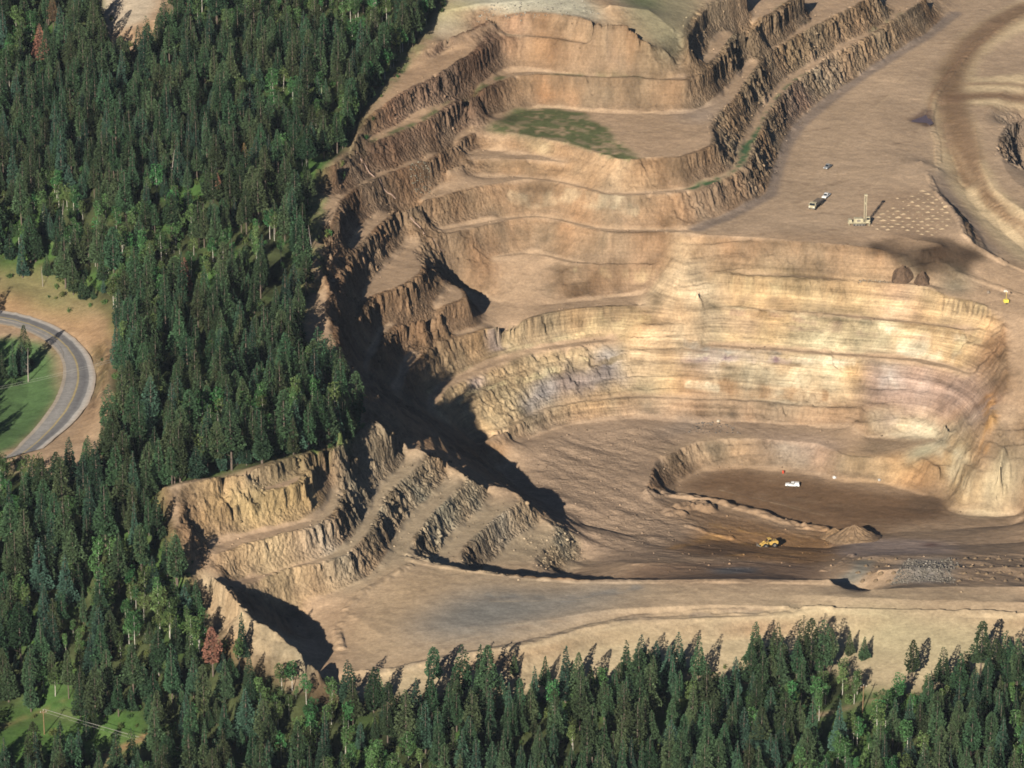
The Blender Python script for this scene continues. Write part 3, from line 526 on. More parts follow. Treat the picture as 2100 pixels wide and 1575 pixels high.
for s, am in TR:
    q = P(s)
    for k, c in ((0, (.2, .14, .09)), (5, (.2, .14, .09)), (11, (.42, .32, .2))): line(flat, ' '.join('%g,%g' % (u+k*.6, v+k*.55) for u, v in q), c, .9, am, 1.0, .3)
# vegetation floor, roadside
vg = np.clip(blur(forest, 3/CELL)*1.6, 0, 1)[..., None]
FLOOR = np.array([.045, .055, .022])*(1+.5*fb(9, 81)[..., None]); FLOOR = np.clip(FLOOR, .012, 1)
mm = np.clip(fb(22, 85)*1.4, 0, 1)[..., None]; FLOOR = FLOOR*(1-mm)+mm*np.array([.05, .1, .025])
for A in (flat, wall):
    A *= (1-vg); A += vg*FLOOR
    put(A, '190,-60 200,50 222,72 300,40 350,-60', (.4, .33, .24), 2); put(A, '180,-20 205,-20 212,25 218,62 195,55', (.07, .12, .04), 2); line(A, '206,-10 207,20 212,45 218,65', (.05, .05, .035), 1.6)
    put(A, '-60,560 40,575 130,600 200,635 236,690 222,770 202,820 198,765 182,725 150,692 80,655 -40,636', (.3, .19, .1), 4, 3); put(A, '0,560 130,590 190,620 215,650 150,640 60,610 -40,590', (.15, .15, .065), 4, 3); put(A, '195,700 210,720 208,780 195,830 200,770', (.1, .13, .05), 2, 2)
    put(A, '140,900 195,830 200,850 170,900 120,930', (.24, .16, .09), 3, 2); put(A, '-60,700 30,690 90,705 118,735 124,780 112,825 80,875 30,920 -60,960', (.085, .15, .055), 2, 1.5); put(A, '95,700 125,735 131,765 126,800 117,790 120,750 108,720', (.26, .2, .12), 2, 1)
    put(A, '-60,1480 70,1462 130,1432 165,1446 270,1486 330,1500 300,1545 190,1560 90,1600 -60,1610', (.055, .11, .027), 4, 4); line(A, '-20,1530 80,1505 200,1500 280,1520', (.085, .15, .04), 7, .8, 2); line(A, '-20,1500 40,1475 100,1455 130,1440', (.17, .13, .06), 2, .8, 1); line(A, '215,1550 250,1535 285,1520 300,1505', (.27, .16, .085), 3, .8, 1)
    put(A, '1675,1468 1740,1452 1800,1430 1830,1436 1790,1452 1700,1486', (.05, .1, .03), 3, 2); line(A, '1680,1466 1720,1456 1760,1443 1800,1432', (.26, .18, .12), 2.2, .95, .5)
    line(A, '555,690 600,640 640,560', (.2, .15, .08), 5, .8, 1.2); line(A, '480,740 540,700 560,680', (.17, .13, .07), 4, .8, 1.2); line(A, '640,925 700,905 750,870', (.09, .15, .035), 2.5, .9); line(A, '655,400 640,480 650,540 630,600', (.13, .16, .06), 7, .75, 1.5)
    line(A, '880,60 850,100 815,130 790,170 760,205', (.2, .18, .09), 8, .7, 1.5); line(A, '835,120 815,150 805,170', (.05, .09, .03), 3.5, .9, 1.5)
    put(A, '385,1150 433,1180 470,1209 515,1268 576,1297 620,1345 660,1385 600,1400 520,1360 460,1310 420,1240', (.38, .3, .19), 2, 2)
fm3 = facem[..., None]
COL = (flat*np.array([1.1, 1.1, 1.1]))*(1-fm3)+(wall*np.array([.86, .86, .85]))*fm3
# mottling that belongs to the soil and rock
mo = .13*fb(30, 91)+.1*vnoise(GX, GY, 4, 2.2, 95)+.07*vnoise(GX, GY, 1.6, 1.0, 96)
st = vnoise(Z2*1.0+.02*GX, GX*0, 1.35, 1, 97)+.6*vnoise(Z2+.02*GX, GX*0, .55, 1, 98)       # bedding in the faces
stm = np.clip(blur(fill(P('880,840 870,760 1000,660 1400,570 2040,570 2040,860 1400,860 1080,900'), 6), 2), 0, 1)
COL *= (1+mo+facem*(.06+.3*stm)*st+facem*.16*vnoise(GX, GY, 2.4, 2.4, 99)*(1-.6*stm)+facem*(.27*vnoise(GX+.3*Z2, GY, 17, 17, 103)+.25*vnoise(GX, GY+.5*Z2, 6.5, 6.5, 104)*np.clip(1+vnoise(GX, GY, 40, 40, 105), .3, 1.7)))[..., None]
hue = (facem*.07*fb(14, 101))[..., None]*np.array([1, -.1, -1.0]); COL *= 1+hue
tm = (np.clip(blur(talm, 1), 0, 1)*facem*.55)[..., None]; COL = COL*(1-tm)+tm*(.5*COL+.5*np.array([.25, .178, .118])*np.clip(1+mo, .6, 1.4)[..., None])
COL = np.clip(COL, .008, .9)

def ground_mat():
    m = bpy.data.materials.new('ground'); m.use_nodes = True; nn = m.node_tree.nodes; l = m.node_tree.links
    b = nn['Principled BSDF']; b.inputs['Roughness'].default_value = .95; b.inputs['Specular IOR Level'].default_value = .12
    a = nn.new('ShaderNodeAttribute'); a.attribute_name = 'Col'; k = nn.new('ShaderNodeAttribute'); k.attribute_name = 'Msk'
    sp = nn.new('ShaderNodeSeparateColor'); l.new(k.outputs['Color'], sp.inputs[0])
    g = nn.new('ShaderNodeNewGeometry')
    def noise(vec, sc, det=6, ro=.6):
        q = nn.new('ShaderNodeTexNoise'); q.inputs['Scale'].default_value = sc; q.inputs['Detail'].default_value = det; q.inputs['Roughness'].default_value = ro
        l.new(vec, q.inputs['Vector']); return q.outputs[0]
    def vmul(v3):
        q = nn.new('ShaderNodeVectorMath'); q.operation = 'MULTIPLY'; q.inputs[1].default_value = v3; l.new(g.outputs['Position'], q.inputs[0]); return q.outputs[0]
    def math_(op, a0, b0, c0=None):
        q = nn.new('ShaderNodeMath'); q.operation = op
        for i, s in enumerate((a0, b0, c0)):
            if s is None: continue
            if isinstance(s, (int, float)): q.inputs[i].default_value = s
            else: l.new(s, q.inputs[i])
        return q.outputs[0]
    n1 = noise(g.outputs['Position'], .9, 8, .68)
    n2 = noise(vmul((.07, .07, 1.7)), 1.0, 7, .72)          # bedding
    n3 = noise(vmul((1.1, 1.1, .3)), .6, 7, .7)           # upright joints and rills
    ng = noise(vmul((.35, 1.0, 1.0)), 1.3, 7, .7)
    c1 = math_('MULTIPLY_ADD', n1, 1.05, .475)
    fz = math_('ADD', math_('MULTIPLY', math_('SUBTRACT', n3, .5), math_('MULTIPLY_ADD', sp.outputs[2], -.6, .75)), 1.0)
    amp = math_('MULTIPLY_ADD', sp.outputs[2], 1.3, .6); fy = math_('ADD', math_('MULTIPLY', math_('SUBTRACT', n2, .5), amp), 1.0)
    fz2 = math_('MULTIPLY', fz, fy)
    mxf = nn.new('ShaderNodeMix'); l.new(sp.outputs[0], mxf.inputs[0]); l.new(math_('MULTIPLY_ADD', ng, .7, .65), mxf.inputs[2]); l.new(fz2, mxf.inputs[3])
    tot = math_('MULTIPLY', c1, mxf.outputs[0])
    mx = nn.new('ShaderNodeMix'); mx.data_type = 'RGBA'; mx.blend_type = 'MULTIPLY'; mx.inputs[0].default_value = 1
    l.new(a.outputs['Color'], mx.inputs[6]); l.new(tot, mx.inputs[7]); l.new(mx.outputs[2], b.inputs['Base Color'])
    vo = nn.new('ShaderNodeTexVoronoi'); vo.feature = 'F1'; vo.inputs['Scale'].default_value = .75; l.new(vmul((1, 1, .7)), vo.inputs['Vector'])
    hgt = math_('ADD', math_('ADD', n1, math_('MULTIPLY', math_('ADD', math_('MULTIPLY', n3, math_('MULTIPLY_ADD', sp.outputs[2], -.3, .35)), math_('MULTIPLY', n2, .45)), sp.outputs[0])), math_('MULTIPLY', math_('MULTIPLY', vo.outputs['Distance'], -1.15), sp.outputs[1]))
    bp = nn.new('ShaderNodeBump'); bp.inputs['Distance'].default_value = 1.0
    l.new(math_('MULTIPLY_ADD', sp.outputs[1], .85, .12), bp.inputs['Strength']); l.new(hgt, bp.inputs['Height']); l.new(bp.outputs[0], b.inputs['Normal'])
    return m
def build_ground():
    # the measured grid, then a border running out to the horizon
    bx = np.concatenate([[-9000, -2500, -900], gx, [900, 2500, 9000]]); by = np.concatenate([[-9000, -2500, -1000], gy, [1100, 3000, 11000]])
    Z = np.pad(Z2, 3, mode='edge'); X, Y = np.meshgrid(bx, by)
    C = np.pad(COL, ((3, 3), (3, 3), (0, 0)), mode='edge'); Fm = np.pad(facem, 3, mode='edge'); Rm = np.pad(np.clip(np.maximum(facem*rough, rub*.4), 0, 1), 3, mode='edge')
    h, ww = Z.shape; co = np.stack([X, Y, Z], -1).reshape(-1, 3)
    i = np.arange(h*ww).reshape(h, ww); f = np.stack([i[:-1, :-1], i[:-1, 1:], i[1:, 1:], i[1:, :-1]], -1).reshape(-1, 4)
    me = bpy.data.meshes.new('ground'); me.vertices.add(len(co)); me.vertices.foreach_set('co', co.ravel().astype(np.float32))
    me.loops.add(f.size); me.loops.foreach_set('vertex_index', f.ravel().astype(np.int32)); me.polygons.add(len(f)); me.polygons.foreach_set('loop_start', np.arange(0, f.size, 4, dtype=np.int32))
    for nm, arr in (('Col', C), ('Msk', np.stack([Fm, Rm, np.pad(stm, 3, mode='edge')], -1))):
        at_ = me.color_attributes.new(nm, 'FLOAT_COLOR', 'POINT'); rgba = np.ones((h*ww, 4), np.float32); rgba[:, :3] = arr.reshape(-1, 3); at_.data.foreach_set('color', rgba.ravel())
    me.update(); me.materials.append(ground_mat())
    o = bpy.data.objects.new('ground', me); S.collection.objects.link(o); o['kind'] = 'structure'
    return o
build_ground()
# ------------------------------------------------------------------ trees
M_BARK = mat('pine bark', (.13, .1, .078), .95, .35, 3); M_WBARK = mat('pale bark', (.42, .39, .33), .9, .4, 2.5)
M_CON = mat('conifer needles', (.04, .074, .034), .85, .45, .8, spec=.1, rnd=.8)
M_FIR = mat('spruce needles', (.036, .073, .043), .85, .45, .8, spec=.1, rnd=.8)
M_ASP = mat('aspen leaves', (.055, .12, .038), .8, .4, .8, spec=.2, rnd=.8)
M_DEAD = mat('dead needles', (.25, .115, .075), .9, .35, 1.2); M_OCH = mat('yellowing needles', (.2, .13, .045), .9, .35, 1.2)
M_SNAG = mat('weathered wood', (.3, .26, .22), .9, .3, 3); M_BUSH = mat('shrub leaves', (.055, .105, .028), .8, .45, .8, rnd=.9)
def clump(V, F, c, out, size, r, droop=.25):
    """a spray of leaves: three bent blades fanned about its outward direction"""
    o = np.array(out, float); o /= np.linalg.norm(o)+1e-9
    s = np.cross(o, (0, 0, 1.0)); s /= np.linalg.norm(s)+1e-9; up = np.cross(s, o)
    for k in range(2):
        a = r.uniform(-.9, .9); d = o*math.cos(a)+s*math.sin(a)+up*r.uniform(-.35, .45); q = np.cross(d, up+r.normal(0, .5, 3)); q /= np.linalg.norm(q)+1e-9
        L_ = .74*size*r.uniform(.7, 1.3); w_ = L_*r.uniform(.32, .55); b = len(V); c0 = c-d*L_*.25
        V += [c0, c0+d*L_*.55+q*w_, c0+d*L_*1.05-np.array((0, 0, droop*L_)), c0+d*L_*.5-q*w_]
        F += [(b, b+1, b+2), (b, b+2, b+3)]
def conifer(seed, H, Rm, base, n, power=.85, wob=.25):
    r = np.random.default_rng(seed); V, F = [], []
    lob = r.uniform(0, 6.28, 4); nl = int(H*1.25)
    for i in range(n):
        t = 1-math.sqrt(r.uniform(0, 1)) if power > .6 else r.uniform(0, 1)**1.25
        t = (round(t*nl)+r.normal(0, .22))/nl; t = min(max(t, 0), .99)
        a = r.uniform(0, 6.283)
        env = Rm*((1-t)**power)*(1+wob*math.sin(2*a+lob[0]+5*t)+.6*wob*math.sin(3*a+lob[1]+9*t))*(1-.35*max(0, .12-t)/.12)
        rad = env*r.uniform(.35, 1.0)**.6; z = base+(H-base)*t-.22*rad
        clump(V, F, np.array((rad*math.cos(a), rad*math.sin(a), z)), (math.cos(a), math.sin(a), .25-.1*power), .45+.55*(1-t)*r.uniform(.6, 1.2)+.12, r)
    for i in range(6): clump(V, F, np.array((0, 0, H-.5-.35*i)), (r.normal(), r.normal(), 1.5), .55, r, 0)
    return V, F
def roundcrown(seed, H, Rm, base, n):
    r = np.random.default_rng(seed); V, F = [], []; cs = []
    for k in range(9):
        a = r.uniform(0, 6.283); q = r.uniform(.1, .62)*Rm; cs.append((np.array((q*math.cos(a), q*math.sin(a), base+(H-base)*r.uniform(.2, .88))), Rm*r.uniform(.36, .58)))
    for i in range(n):
        c, q = cs[r.integers(9)]; d = r.normal(0, 1, 3); d /= np.linalg.norm(d); p = c+d*np.array((1, 1, 1.25))*q*r.uniform(.6, 1.0)
        clump(V, F, p, d+np.array((0, 0, .2)), .62, r, .2)
    return V, F
def trunk(V, F, pts, r0, r1, k=6):
    b0 = len(V); n = len(pts)
    for i, p in enumerate(pts):
        rr = r0+(r1-r0)*i/(n-1)
        for j in range(k): V.append((p[0]+rr*math.cos(6.283*j/k), p[1]+rr*math.sin(6.283*j/k), p[2]))
    for i in range(n-1):
        for j in range(k): F.append((b0+i*k+j, b0+i*k+(j+1) % k, b0+(i+1)*k+(j+1) % k, b0+(i+1)*k+j))
def trunkmesh(H, r0, seed, limbs=0, lo=.3, hi=.8, lean=.0):
    r = np.random.default_rng(seed); V, F = [], []; a = r.uniform(0, 6.28)
    P_ = [(lean*t*t*H*math.cos(a)+.1*math.sin(5*t), lean*t*t*H*math.sin(a), -0.8+(H+.8)*t) for t in np.linspace(0, 1, 6)]
    trunk(V, F, P_, r0, r0*.2)
    for i in range(limbs):
        t = r.uniform(lo, hi); a = r.uniform(0, 6.28); l = H*.16*(1.15-t)*r.uniform(.8, 1.5); z = H*t
        trunk(V, F, [(0, 0, z), (l*.5*math.cos(a), l*.5*math.sin(a), z+l*.12), (l*math.cos(a), l*math.sin(a), z+l*.28)], r0*.32, r0*.08, 4)
    return V, F
def mk(name, VF, m):
    me = bpy.data.meshes.new(name); me.from_pydata([tuple(v) for v in VF[0]], [], VF[1]); me.materials.append(m); me.update(); return me
KIND = []   # (crown mesh, trunk mesh, kind, height)
for i, (H, Rm, base, n, pw) in enumerate([(18, 3.1, 3.0, 520, .8), (20, 3.3, 5.0, 520, .62), (16, 3.0, 2.5, 470, .8), (17, 2.7, 6.0, 400, .45), (13, 2.8, 1.6, 400, .9), (20, 2.7, 2.2, 520, .95), (21, 3.3, 7.0, 500, .5), (11, 2.3, 1.2, 330, .9)]):
    fir = i in (0, 4, 5)
    KIND.append((mk('crown', conifer(100+i, H, Rm, base, int(n*1.9), pw, .28), M_FIR if fir else M_CON), mk('trunk', trunkmesh(H*.97, .2+.005*H, 200+i, 8, .12, .7), M_BARK), 'con', H))
for i, (H, Rm, base, n) in enumerate([(12, 2.6, 4.2, 420), (14, 2.8, 5.5, 440), (10, 2.3, 3.0, 380)]):
    KIND.append((mk('crown', roundcrown(300+i, H, Rm, base, n), M_ASP), mk('trunk', trunkmesh(H*.9, .16, 320+i, 7, .35, .85, .03), M_WBARK), 'asp', H))
SHRUB = [mk('shrub', roundcrown(340+i, 1.9+.4*i, 1.5, .1, 90), M_BUSH) for i in range(2)]
SUNP = None
def project(x, y, z):
    X, Y, Z_ = x-CX, y-CY, z-CZ; d = Y*_c-Z_*_s; up = Y*_s+Z_*_c
    return 1050+FPX*X/d, 787.5-FPX*up/d, d
TREES = []  # x, y, z, kind index, scale, rotation
sp = 5.5
yy = np.arange(Y0+10, Y1-4, sp); xx = np.arange(X0+4, X1-4, sp)
PX, PY = np.meshgrid(xx, yy); PX = PX.ravel()+rng.uniform(-.48, .48, PX.size)*sp; PY = PY.ravel()+rng.uniform(-.48, .48, PY.size)*sp
fmk = sample(forest, PX, PY); spm = sample(sparse, PX, PY); dens = vnoise(PX, PY, 26, 26, 401)+.6*vnoise(PX, PY, 9, 9, 402)
PZ = sample(HZ, PX, PY); U, V_, D_ = project(PX, PY, PZ)
edge = sample(blur(forest, 5/CELL), PX, PY)
keep = (fmk > .5) & (rng.uniform(0, 1, PX.size) < np.where(spm > .5, .42, np.where(edge < .86, .97, .97+.35*np.minimum(dens+.15, 0)))) & (U > -160) & (U < 2260) & (V_ < 1760) & (V_ > -110)
aspn = vnoise(PX, PY, 38, 38, 411)+.7*vnoise(PX, PY, 10, 10, 412)
CLEAR = [at(u, v) for u, v in ((84, 130), (380, 612), (447, 388), (502, 340), (388, 46), (150, 258), (110, 62), (437, 1385), (1769, 1462), (1700, 1462), (1725, 1456), (1750, 1448), (1775, 1440), (1795, 1434), (889, 1412))]
for x, y, z, a, u, v, e in zip(PX[keep], PY[keep], PZ[keep], aspn[keep], U[keep], V_[keep], edge[keep]):
    if any(abs(x-q.x) < 3.2 and -15 < y-q.y < 3 for q in CLEAR) and rng.uniform() < .9: continue
    thr = .5 if v < 900 else .45
    if v > 1440 and 560 < u < 2100: thr = .02
    if 560 < u < 900 and v < 330: thr = .3
    if a > thr+rng.uniform(-.25, .25): k = 8+rng.integers(3)
    else: k = rng.choice(8, p=(.16, .14, .14, .14, .11, .13, .11, .07))
    s = rng.choice([.5, .7, .85, .97, 1.06, 1.16, 1.24])*rng.uniform(.94, 1.06)
    s *= .93 if v < 700 else (1.0 if v < 1350 else .88)
    if u < 110 and 700 < v < 830: s *= .72
    TREES.append((x, y, z-.2, int(k), s, rng.uniform(0, 6.283), u, v))
# the straight row of trunks along the cut above the near benches, and the upper rim
for s_, k_ in (('340,994 430,975 521,955 590,937 640,921 700,899 735,880', (1, 3, 6, 1, 5)), ('722,860 706,835 694,805 662,778', (1, 6, 5)), ('666,333 700,318 715,290 742,238 762,200 792,168 822,122 852,92 880,45', (1, 3, 9, 6, 10))):
    a = np.array(P(s_)); ex, ey, ez = ground(a[:, 0], a[:, 1])
    for i in range(len(a)-1):
        L_ = math.hypot(ex[i+1]-ex[i], ey[i+1]-ey[i]); m_ = max(1, int(L_/3.4))
        for j in range(m_):
            t = (j+rng.uniform(.1, .9))/m_; x = ex[i]+(ex[i+1]-ex[i])*t-rng.uniform(0, 2.5); y = ey[i]+(ey[i+1]-ey[i])*t+rng.uniform(.4, 4.5); z = float(sample(HZ, np.array(x), np.array(y))); u, v, _ = project(x, y, z)
            TREES.append((x, y, z-.2, int(k_[rng.integers(len(k_))]), rng.uniform(.85, 1.12), rng.uniform(0, 6.283), float(u), float(v)))
print('trees', len(TREES))
# the individuals: those whose whole height shows nearest to the camera
def inframe(t): return -5 < t[6] < 2105 and -5 < t[7] < 1640
con = sorted([i for i, t in enumerate(TREES) if t[3] < 8 and inframe(t)], key=lambda i: -TREES[i][7])[:300]
asp = sorted([i for i, t in enumerate(TREES) if t[3] >= 8 and inframe(t)], key=lambda i: -TREES[i][7])[:300]
single = set(con) | set(asp)
def place_tree(k, x, y, z, s, rz, label, cat, group, name=None):
    c, t, kind, H = KIND[k]
    e = empty(name or ('conifer' if kind == 'con' else 'aspen'), (x, y, z), rz, label, cat, group); wx = random.uniform(.82, 1.2); e.scale = (s*wx, s*wx*random.uniform(.9, 1.1), s)
    for nm, me in (('trunk', t), ('crown', c)):
        o = bpy.data.objects.new(nm, me); S.collection.objects.link(o); o.parent = e
    return e
def where(u, v):
    if v > 1500: a = 'lowest rows'
    elif v > 1430: a = 'middle rows'
    else: a = 'upper rows'
    if u < 520: b = 'bottom left'
    elif u < 1150: b = 'left centre'
    elif u < 1650: b = 'right centre'
    else: b = 'bottom right'
    return a, b
SH = ('blue green spruce with a full cone', 'tall dark pine with a bare lower trunk', 'mid green conical conifer', 'slim olive pine with an open crown', 'small bushy spruce', 'tall narrow spruce', 'tallest pine with a high rounded crown', 'short young conifer', 'bright green aspen with a pale trunk', 'tall aspen with a white trunk', 'small rounded aspen')
for i in sorted(single):
    x, y, z, k, s, rz, u, v = TREES[i]; a, b = where(u, v)
    place_tree(k, x, y, z, s, rz, '%s, %s of the %s forest' % (SH[k], a, b), 'tree', '%s trees in the %s of the %s forest' % ('aspen' if k > 7 else 'conifer', a, b))
def special(k, u, v, s, label, name=None, crown=None, rz=None):
    p = at(u, v); e = place_tree(k, p.x, p.y, p.z-.2, s, rng.uniform(0, 6) if rz is None else rz, label, 'tree', None, name)
    if crown:
        c = [o for o in e.children if o.name.startswith('crown')][0]; c.data = c.data.copy(); c.data.materials[0] = crown
    return e
special(3, 889, 1412, .95, 'slim lone pine standing clear of the forest against the pale dirt bank')
special(7, 1055, 1385, .8, 'short leaning conifer just below the dirt road, alone on the pale bank')
special(2, 1118, 1412, .8, 'small lone conifer with its own shadow on the pale bank left of centre')
special(5, 1160, 1440, 1.1, 'tall thin spruce rising above the forest edge below the grey platform')
special(0, 1548, 1368, 1.0, 'leftmost tall pine of the clump reaching into the pale hillside'); special(1, 1592, 1380, 1.0, 'broad dark pine in the middle of the clump below the pale hillside')
special(1, 1645, 1378, 1.12, 'tallest pale green pine of the clump reaching into the pale hillside'); special(6, 1662, 1384, 1.05, 'tall twin pine right beside the tallest one of the clump'); special(3, 1702, 1376, 1.0, 'dark slender pine at the right end of the clump below the hillside')
special(7, 1742, 1345, .9, 'thin young conifer standing in the open on the pale hillside'); special(7, 1772, 1352, .85, 'second thin young conifer on the pale hillside, beside a black shadow')
special(3, 1870, 1402, 1.0, 'slim pine at the forest edge under the ribbed pale slope'); special(6, 2010, 1390, 1.05, 'rounded pine before the pale slope near the right edge'); special(1, 2060, 1396, 1.0, 'dark pine near the right edge with its crown against the slope')
special(2, 776, 1445, .9, 'lone conifer at the left end of the pale bank by the road'); special(5, 497, 1352, .9, 'thin spruce standing alone on the lit spur at the left'); special(0, 1390, 1392, 1.05, 'dense dark spruce at the top of the forest edge right of centre'); special(4, 1345, 1395, 1.2, 'bushy dark spruce left of the dense one at the forest edge')
special(0, 84, 130, 1.05, 'rusty red dead conifer at the upper left', 'dead_conifer', M_DEAD); special(0, 380, 612, 1.0, 'rusty red dead conifer in the forest above the spur', 'dead_conifer', M_DEAD)
special(4, 447, 388, .6, 'small brick red dead conifer in the middle of the left forest', 'dead_conifer', M_DEAD); special(7, 502, 340, .95, 'ochre yellow conifer beside green ones in the left forest', 'yellowed_conifer', M_OCH); special(7, 388, 46, 1.0, 'reddish dying conifer near the top edge of the forest', 'dead_conifer', M_DEAD)
special(3, 437, 1385, 1.1, 'bare red brown dead pine below the lit spur', 'dead_conifer', M_DEAD); special(8, 150, 258, .8, 'orange tinged bush like tree in the left forest', 'yellowed_tree', M_OCH); special(3, 110, 62, .9, 'brownish dying pine right of the red one at the upper left', 'dead_conifer', mat('brown needles', (.13, .085, .045), .9, .3, 1.2))
M_SN = mk('snag', trunkmesh(15, .26, 777, 14, .25, .95, .06), M_SNAG)
for u, v, s, l in ((352, 376, 1, 'grey bare snag standing among the dark conifers'), (128, 482, 1.0, 'grey bare leaning snag low in the left forest'), (58, 782, .95, 'white bare trunk leaning over the grass inside the road bend'), (88, 588, .6, 'short white broken trunk beside the road bank'), (312, 700, .6, 'white forked snag in the gap of the forest'), (640, 512, .7, 'bare pale trunk at the pit rim'), (770, 50, .9, 'pale dead trunk at the rim near the top of the forest')):
    p = at(u, v); o = bpy.data.objects.new('snag', M_SN); S.collection.objects.link(o); o.location = p; o.scale = (s, s, s); o.rotation_euler = (0, R(rng.uniform(-6, 12)), rng.uniform(0, 6)); tag(o, l, 'dead tree')

# the rest of the forest: one object per kind, points that carry a copy of a tree each
def scatter(name, pts, idx, scale, rot, protos, label=None, cat=None):
    me = bpy.data.meshes.new(name); me.vertices.add(len(pts)); me.vertices.foreach_set('co', np.asarray(pts, np.float32).ravel())
    for nm, ty, arr in (('idx', 'INT', np.asarray(idx, np.int32)), ('scl', 'FLOAT', np.asarray(scale, np.float32)), ('wid', 'FLOAT', np.asarray(scale, np.float32)*rng.uniform(.8, 1.22, len(scale)).astype(np.float32)), ('rot', 'FLOAT', np.asarray(rot, np.float32))):
        me.attributes.new(nm, ty, 'POINT').data.foreach_set('value', arr)
    me.update(); o = bpy.data.objects.new(name, me); S.collection.objects.link(o); o['kind'] = 'stuff'
    if label: o['label'] = label
    if cat: o['category'] = cat
    ng = bpy.data.node_groups.new(name, 'GeometryNodeTree'); ng.interface.new_socket('Geometry', in_out='INPUT', socket_type='NodeSocketGeometry'); ng.interface.new_socket('Geometry', in_out='OUTPUT', socket_type='NodeSocketGeometry')
    N = ng.nodes; l = ng.links; gi = N.new('NodeGroupInput'); go = N.new('NodeGroupOutput'); iop = N.new('GeometryNodeInstanceOnPoints'); jn = N.new('GeometryNodeJoinGeometry')
    for pr in reversed(protos):
        j2 = N.new('GeometryNodeJoinGeometry')
        for ob in pr:
            oi = N.new('GeometryNodeObjectInfo'); oi.inputs['Object'].default_value = ob; l.new(oi.outputs['Geometry'], j2.inputs[0])
        gt = N.new('GeometryNodeGeometryToInstance'); l.new(j2.outputs[0], gt.inputs[0]); l.new(gt.outputs[0], jn.inputs[0])
    def attr(nm, ty):
        q = N.new('GeometryNodeInputNamedAttribute'); q.data_type = ty; q.inputs['Name'].default_value = nm; return q.outputs['Attribute']
    cx = N.new('ShaderNodeCombineXYZ'); l.new(attr('rot', 'FLOAT'), cx.inputs[2]); er = N.new('FunctionNodeEulerToRotation'); l.new(cx.outputs[0], er.inputs[0])
    sx = N.new('ShaderNodeCombineXYZ'); sa = attr('scl', 'FLOAT'); sw = attr('wid', 'FLOAT')
    for q in range(3): l.new(sa if q == 2 else sw, sx.inputs[q])
    l.new(gi.outputs[0], iop.inputs['Points']); l.new(jn.outputs[0], iop.inputs['Instance']); iop.inputs['Pick Instance'].default_value = True
    l.new(attr('idx', 'INT'), iop.inputs['Instance Index']); l.new(er.outputs[0], iop.inputs['Rotation']); l.new(sx.outputs[0], iop.inputs['Scale']); l.new(iop.outputs[0], go.inputs[0])
    md = o.modifiers.new('scatter', 'NODES'); md.node_group = ng
    return o
byk = {}
for o in S.objects:
    if o.type == 'MESH' and o.parent and o.name.split('.')[0] in ('crown', 'trunk'): byk.setdefault(o.data.name, o)
def protos(ks): return [[byk[KIND[k][0].name], byk[KIND[k][1].name]] for k in ks]
rest = [t for i, t in enumerate(TREES) if i not in single]
rc = [t for t in rest if t[3] < 8]; ra = [t for t in rest if t[3] >= 8]
scatter('conifer_forest', [t[:3] for t in rc], [t[3] for t in rc], [t[4] for t in rc], [t[5] for t in rc], protos(range(8)), 'dense dark green conifer forest on the hillside left of the quarry', 'forest')
scatter('aspen_grove', [t[:3] for t in ra], [t[3]-8 for t in ra], [t[4] for t in ra], [t[5] for t in ra], protos(range(8, 11)), 'bright green aspens mixed into the hillside forest', 'forest')
# undergrowth
n = 5200; bx = rng.uniform(X0+5, X1-5, n*3); by = rng.uniform(Y0+5, Y1-5, n*3); f1 = sample(forest, bx, by); f2 = sample(blur(forest, 6/CELL), bx, by); gm = sample(np.clip(blur(forest, 4/CELL), 0, 1), bx, by)
ku, kv, _ = project(bx, by, sample(HZ, bx, by)); inside = (ku > -60) & (ku < 2160) & (kv > -80) & (kv < 1660)
kp = inside & (((f1 > .5) & (rng.uniform(0, 1, n*3) < .75)) | ((f1 < .5) & (f2 > .12) & (rng.uniform(0, 1, n*3) < .18)))
kp = np.where(kp)[0][:n]
pr = []
for i, me in enumerate(SHRUB):
    o = bpy.data.objects.new('shrub', me); S.collection.objects.link(o); o.location = at((905, 818)[i], (26, 150)[i]); tag(o, ('low green shrub on the rim at the top of the forest', 'low green shrub on the dirt slope beside the upper pit rim')[i], 'shrub'); pr.append([o])
scatter('undergrowth', np.stack([bx[kp], by[kp], sample(HZ, bx[kp], by[kp])-.1], -1), rng.integers(0, 2, len(kp)), rng.uniform(.45, 1.25, len(kp)), rng.uniform(0, 6.28, len(kp)), pr, 'bright green shrubs and saplings under the trees', 'undergrowth')
